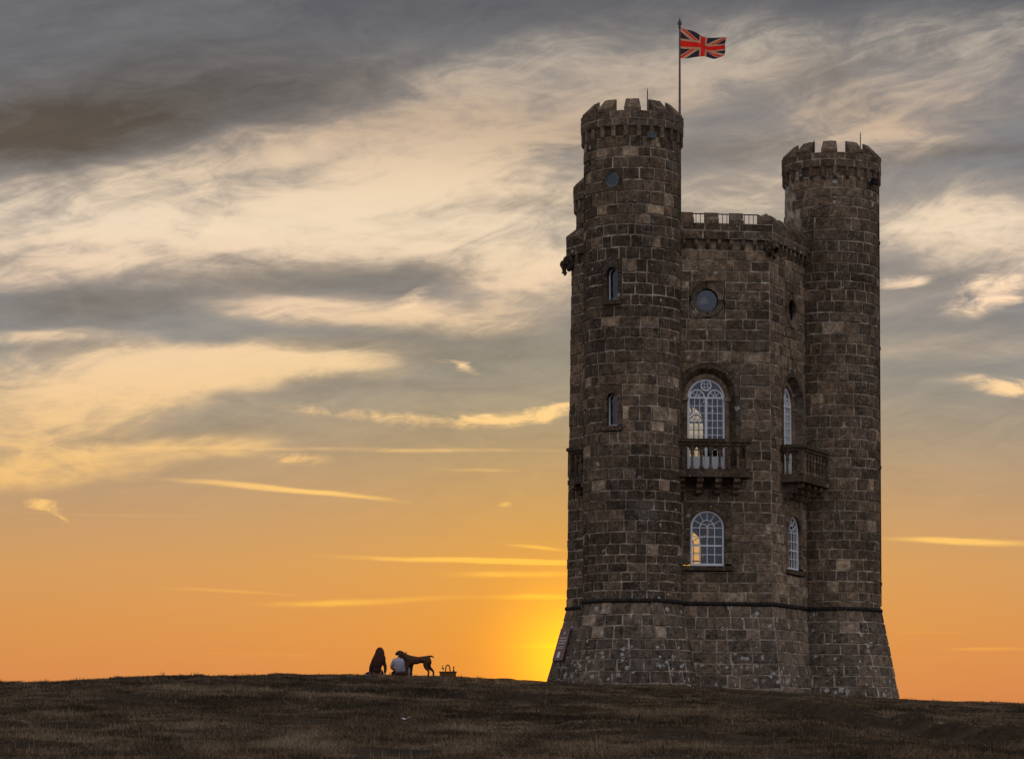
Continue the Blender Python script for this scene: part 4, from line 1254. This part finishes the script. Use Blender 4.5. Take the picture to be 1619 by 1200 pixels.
sp = {k: (v[0], v[1] + dM, v[2], v[3], v[4]) for k, v in sp.items()}
man = tag(obj('person', chain(sp), M_SKIN, None, True), 'person in a pale shirt sitting hunched on the crest behind the brown dog', 'person', 'people sitting on the hill')
cloth(['pelvis', 'waist', 'chest', 'sl', 'el', 'sr', 'er', 'wr'], .016, sp, M_SHIRT, man, 'shirt')
cloth(['pelvis', 'tl', 'kl', 'al', 'tr', 'kr', 'ar'], .012, sp, M_TROUS, man, 'trousers')
q = {k: sp[k] for k in ('skull', 'crown')}
q = {'nape': (q['skull'][0], q['skull'][1] + 3.4, b0 + .07, .075, None), 'skull': (q['skull'][0], q['skull'][1] - .6, b0 + .10, .102, 'nape'), 'crown': (q['crown'][0], q['crown'][1], b0 + .12, .094, 'skull')}
obj('hair', chain(q), M_HAIR, man, True)

# dog standing side-on, head over the man's shoulder
dD = gy(660) - 1067.2; z0 = .08
n_, f_ = -.10, .10                        # near and far side legs
sp = {'loin': (668.5, 1038.3, 0, (.125, .105), None), 'belly': (659, 1040.2, 0, (.172, .13), 'loin'), 'chest': (648.5, 1040.6, 0, (.205, .145), 'belly'), 'neckb': (642, 1035.6, 0, (.165, .11), 'chest'),
      'neck': (637, 1030.6, 0, (.125, .085), 'neckb'), 'skull': (631.8, 1027, 0, (.108, .085), 'neck'), 'stop': (628.6, 1028.8, 0, (.08, .06), 'skull'), 'muzz': (626.4, 1030.4, 0, (.06, .048), 'stop'), 'nose': (625.2, 1031.2, 0, .03, 'muzz'),
      'hip': (675, 1038.5, 0, (.135, .11), 'loin'), 'tail0': (678.5, 1033.6, 0, .036, 'hip'), 'tail1': (682.5, 1033.4, 0, .026, 'tail0'), 'tail2': (685, 1034.6, .01, .02, 'tail1'), 'tail3': (685.9, 1036.2, .01, .013, 'tail2'),
      'th1': (675, 1043, n_, (.115, .07), 'hip'), 'kn1': (672.6, 1049.8, n_, (.07, .05), 'th1'), 'hk1': (678.6, 1057.6, n_, .031, 'kn1'), 'pw1': (677.0, 1065, n_, .026, 'hk1'), 'to1': (675.4, 1066.4, n_, .026, 'pw1'),
      'th2': (677.2, 1043, f_, (.115, .07), 'hip'), 'kn2': (677, 1049.8, f_, (.066, .05), 'th2'), 'hk2': (685, 1057.4, f_, .031, 'kn2'), 'pw2': (684.6, 1065, f_, .026, 'hk2'), 'to2': (683, 1066.4, f_, .026, 'pw2'),
      'sh1': (645.2, 1044.5, n_, (.10, .06), 'chest'), 'eb1': (644.6, 1051.2, n_, .05, 'sh1'), 'wr1': (643.2, 1059.2, n_, .032, 'eb1'), 'pa1': (642.9, 1065, n_, .027, 'wr1'), 'tp1': (641.3, 1066.3, n_, .027, 'pa1'),
      'sh2': (648.6, 1045, f_, (.10, .06), 'chest'), 'eb2': (650, 1051.4, f_, .05, 'sh2'), 'wr2': (649.6, 1059.2, f_, .032, 'eb2'), 'pa2': (649.3, 1065, f_, .027, 'wr2'), 'tp2': (647.7, 1066.3, f_, .027, 'pa2')}
sp = {k: (v[0], v[1] + dD, v[2], v[3], v[4]) for k, v in sp.items()}
dog = tag(obj('dog', chain(sp), M_COAT, None, True), 'large brown short-haired dog standing side-on with its tail out', 'dog')
for s in (-1, 1):
    e = {'a': (633.2, 1025.4 + dD, s * .07, .03, None), 'b': (633.6, 1029 + dD, s * .105, (.05, .018), 'a'), 'c': (631.2, 1035.4 + dD, s * .12, (.04, .014), 'b')}
    obj('ear', chain(e), M_COAT, dog, True)
m = MB(); cc = pw(638.2, 1032 + dD); ax_ = (pw(641.5, 1035) - pw(636.5, 1030.5)).normalized(); s1 = Vector((0, 1, 0)); s2 = ax_.cross(s1)
m.tube([cc + s1 * math.cos(2 * math.pi * k / 20) * .088 + s2 * math.sin(2 * math.pi * k / 20) * .118 for k in range(20)], .016, 6, .3, True)
obj('collar', m, M_COLLAR, dog, True)

# wicker hamper with an arched handle
bx, by = (707.6 - 1050) * PX, PD + .15
bz = gz1(bx, by) - .01
bas = thing('picnic_basket', (bx, by, bz), 'wicker picnic basket with an arched handle on the grass', 'basket')
def rrect(hx, hy, r, n=5):
    out = []
    for cx, cy, a in ((hx - r, hy - r, 0), (-hx + r, hy - r, 90), (-hx + r, -hy + r, 180), (hx - r, -hy + r, 270)):
        for k in range(n + 1): out.append((cx + r * math.cos(R(a + 90 * k / n)), cy + r * math.sin(R(a + 90 * k / n))))
    return out
m = MB(); vs = []; fs = []; rows_ = 15
for j in range(rows_ + 1):
    t_ = j / rows_; ww = .005 if j % 2 else 0
    for k, (x, y) in enumerate(rrect(.205 + .035 * t_ + ww, .13 + .02 * t_ + ww, .05)):
        vs.append((bx + x, by + y, bz + .215 * t_))
N = len(vs) // (rows_ + 1)
for j in range(rows_):
    for k in range(N): fs.append((j * N + k, j * N + (k + 1) % N, (j + 1) * N + (k + 1) % N, (j + 1) * N + k))
fs.append(tuple(range(N)))
m.add(vs, fs); obj('basket_body', m, M_WICKER, bas)
m = MB(); m.tube([(bx + x, by + y, bz + .22) for x, y in rrect(.25, .16, .05)], .014, 6, .3, True); obj('rim', m, M_WICKER, bas, True)
m = MB(); m.add([(bx + x, by + y, bz + z) for z in (.205, .217) for x, y in rrect(.235, .145, .05)], [tuple(range(24)), tuple(range(24, 48))] + [(k, (k + 1) % 24, 24 + (k + 1) % 24, 24 + k) for k in range(24)]); obj('lid', m, M_WICKER, bas)
m = MB(); m.tube([(bx - .005 + .068 * math.cos(R(a)), by, bz + .215 + .21 * math.sin(R(a)) ** .8) for a in np.linspace(1, 179, 24)], .018, 8); obj('handle', m, M_WICKER, bas, True)
def glass2(h, b, nt):
    b.inputs['Base Color'].default_value = (.95, .97, .96, 1); b.inputs['Roughness'].default_value = .02
    b.inputs['Transmission Weight'].default_value = 1.0; b.inputs['IOR'].default_value = 1.45
M_CLEAR = mat('clear_glass', glass2)
gx = (699.7 - 1050) * PX; gzz = bz + .218
gl = thing('wine_glass', (gx, by, gzz), 'clear stemmed wine glass catching the light on the basket lid', 'glass')
m = MB(); m.lathe(gx, by, [(.0, gzz + .001), (.033, gzz + .001), (.032, gzz + .005), (.005, gzz + .012), (.004, gzz + .075)], 16); obj('stem', m, M_CLEAR, gl, True)
m = MB(); m.lathe(gx, by, [(.004, gzz + .075), (.025, gzz + .085), (.038, gzz + .115), (.036, gzz + .16), (.030, gzz + .185), (.028, gzz + .185), (.034, gzz + .16), (.036, gzz + .115), (.022, gzz + .088), (.0, gzz + .08)], 18); obj('bowl', m, M_CLEAR, gl, True)
bxx = (716.6 - 1050) * PX
bt = thing('wine_bottle', (bxx, by, gzz - .12), 'dark wine bottle neck sticking up out of the basket', 'bottle')
M_BOT = flat('dark_bottle_glass', (.012, .02, .012), .08, 0, .1, spec=.6)
m = MB(); m.lathe(bxx, by, [(.0, gzz - .12), (.037, gzz - .12), (.037, gzz + .015), (.03, gzz + .04), (.014, gzz + .07), (.013, gzz + .15), (.0, gzz + .15)], 14); obj('glass_body', m, M_BOT, bt, True)
m = MB(); m.lathe(bxx, by, [(.0, gzz + .105), (.019, gzz + .105), (.02, gzz + .15), (.016, gzz + .165), (.0, gzz + .165)], 12); obj('cap', m, flat('red_foil', (.18, .02, .015), .4), bt, True)

# scrap of paper on the slope
lx, ly = -3.42, 36.0
m = MB(); lz = gz1(lx, ly)
m.add([(lx - .055, ly - .03, lz + .045), (lx - .01, ly - .05, lz + .028), (lx + .06, ly - .02, lz + .06), (lx - .045, ly + .05, lz + .05), (lx + .0, ly + .05, lz + .038), (lx + .05, ly + .06, lz + .065)], [(0, 1, 4, 3), (1, 2, 5, 4)])
m.add([tuple(Vector(v) - Vector((0, 0, .004))) for v in m.v], [(3, 4, 1, 0), (4, 5, 2, 1)])
tag(obj('paper_scrap', m, M_PAPER), 'small crumpled white paper scrap lying alone on the dark slope', 'litter')

# ------------------------------------------------------------------ grass
def grass_fn(h, b, nt):
    t = h.n('ShaderNodeAttribute', attribute_name='tint').outputs['Fac']
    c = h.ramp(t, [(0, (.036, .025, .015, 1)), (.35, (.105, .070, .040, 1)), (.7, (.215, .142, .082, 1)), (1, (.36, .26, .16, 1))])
    nt.links.new(c, b.inputs['Base Color']); b.inputs['Roughness'].default_value = .8; b.inputs['Specular IOR Level'].default_value = .15
    tl = h.n('ShaderNodeBsdfTranslucent'); nt.links.new(c, tl.inputs[0])
    mx = h.n('ShaderNodeMixShader'); mx.inputs[0].default_value = .35
    nt.links.new(b.outputs[0], mx.inputs[1]); nt.links.new(tl.outputs[0], mx.inputs[2])
    nt.links.new(mx.outputs[0], nt.nodes['Material Output'].inputs[0])
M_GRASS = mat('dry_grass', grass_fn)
def grass(seed=5, ntuft=150000, per=7):
    r = np.random.default_rng(seed)
    Y = np.exp(r.uniform(np.log(19.0), np.log(91.0), ntuft))
    X = Y * r.uniform(-.30, .19, ntuft)
    dens = .7 * vnoise(X / 1.4, Y / 2.0, 21) + .9 * vnoise(X / .42, Y / .6, 22)
    keep = dens > -.46 - .5 * (Y > 70)
    rs, ra = rut(X, Y)
    keep &= ~((ra > .02) & (rs > -.28) & (rs < .46) & (r.random(ntuft) < .95))
    def tower_hit(x, y):
        m = np.zeros(len(x), bool)
        for t_, k in ((TUR['A'], 2.2), (TUR['C'], 2.4), (TUR['E'], 2.2)): m |= np.hypot(x - t_.c.x, y - t_.c.y) < k
        m |= np.hypot(x - HO.x, y - HO.y) < 4.3
        return m
    keep &= ~tower_hit(X, Y)
    X, Y, dens = X[keep], Y[keep], dens[keep]
    n = len(X)
    hs = (.018 + .062 * np.clip(dens + .35, 0, 1.0)) * r.uniform(.6, 1.5, n)
    hs = hs * np.where(Y > 68, .62, .85)
    foot = np.minimum(np.minimum(np.hypot(X - TA.x, Y - TA.y) - 2.25, np.hypot(X - TC.x, Y - TC.y) - 2.5), np.hypot(X - HO.x, Y - HO.y) - 4.6)
    hs = np.where((foot < .45) & (vnoise(X / .8, Y / .8, 44) > -.12), r.uniform(.07, .20, n), hs)
    hs = np.where((foot > .6) & (foot < 2.2), hs * .5, hs)
    hs = np.where((np.abs(X + 6.37) < .42) & (np.abs(Y - 79.7) < .8), hs * .3, hs)
    tall = r.random(n) < .022
    hs = np.where(tall, r.uniform(.06, .14, n), hs)
    bx_ = np.repeat(X, per) + r.normal(0, .045, n * per); by_ = np.repeat(Y, per) + r.normal(0, .045, n * per)
    bz_ = gz(bx_, by_) - .006
    H_ = np.repeat(hs, per) * r.uniform(.55, 1.2, n * per)
    tl = np.repeat(tall, per)
    a = r.uniform(0, 2 * np.pi, n * per); lean = np.where(tl, r.uniform(.05, .3, n * per), r.uniform(.4, 1.6, n * per))
    wd = np.where(tl, .004, .0055) * (1 + by_ / 60)
    ca, sa = np.cos(a), np.sin(a)
    fa = r.uniform(-1.2, 1.2, n * per)
    wx, wy = np.cos(fa) * wd, np.sin(fa) * wd
    co = np.empty((n * per, 3, 3))
    co[:, 0] = np.stack([bx_ - wx, by_ - wy, bz_], 1); co[:, 1] = np.stack([bx_ + wx, by_ + wy, bz_], 1)
    co[:, 2] = np.stack([bx_ + ca * lean * H_, by_ + sa * lean * H_, bz_ + H_], 1)
    ti = np.clip(np.repeat(.44 + .6 * vnoise(X / 2.5, Y / 3.5, 31) + .75 * vnoise(X / .5, Y / .7, 32), per) + r.normal(0, .2, n * per), 0, 1)
    N = n * per
    me = bpy.data.meshes.new('grass')
    me.vertices.add(N * 3); me.vertices.foreach_set('co', co.astype(np.float32).ravel())
    me.loops.add(N * 3); me.loops.foreach_set('vertex_index', np.arange(N * 3, dtype=np.int32))
    me.polygons.add(N); me.polygons.foreach_set('loop_start', np.arange(0, N * 3, 3, dtype=np.int32))
    me.polygons.foreach_set('loop_total', np.full(N, 3, dtype=np.int32))
    me.update(calc_edges=True)
    at = me.attributes.new('tint', 'FLOAT', 'POINT'); at.data.foreach_set('value', np.repeat(ti, 3).astype(np.float32))
    me.materials.append(M_GRASS)
    o = link('grass', me, (0, 0, 0), None)
    tag(o, 'short dry brown grass covering the hillside', 'grass', None, 'stuff')
grass()
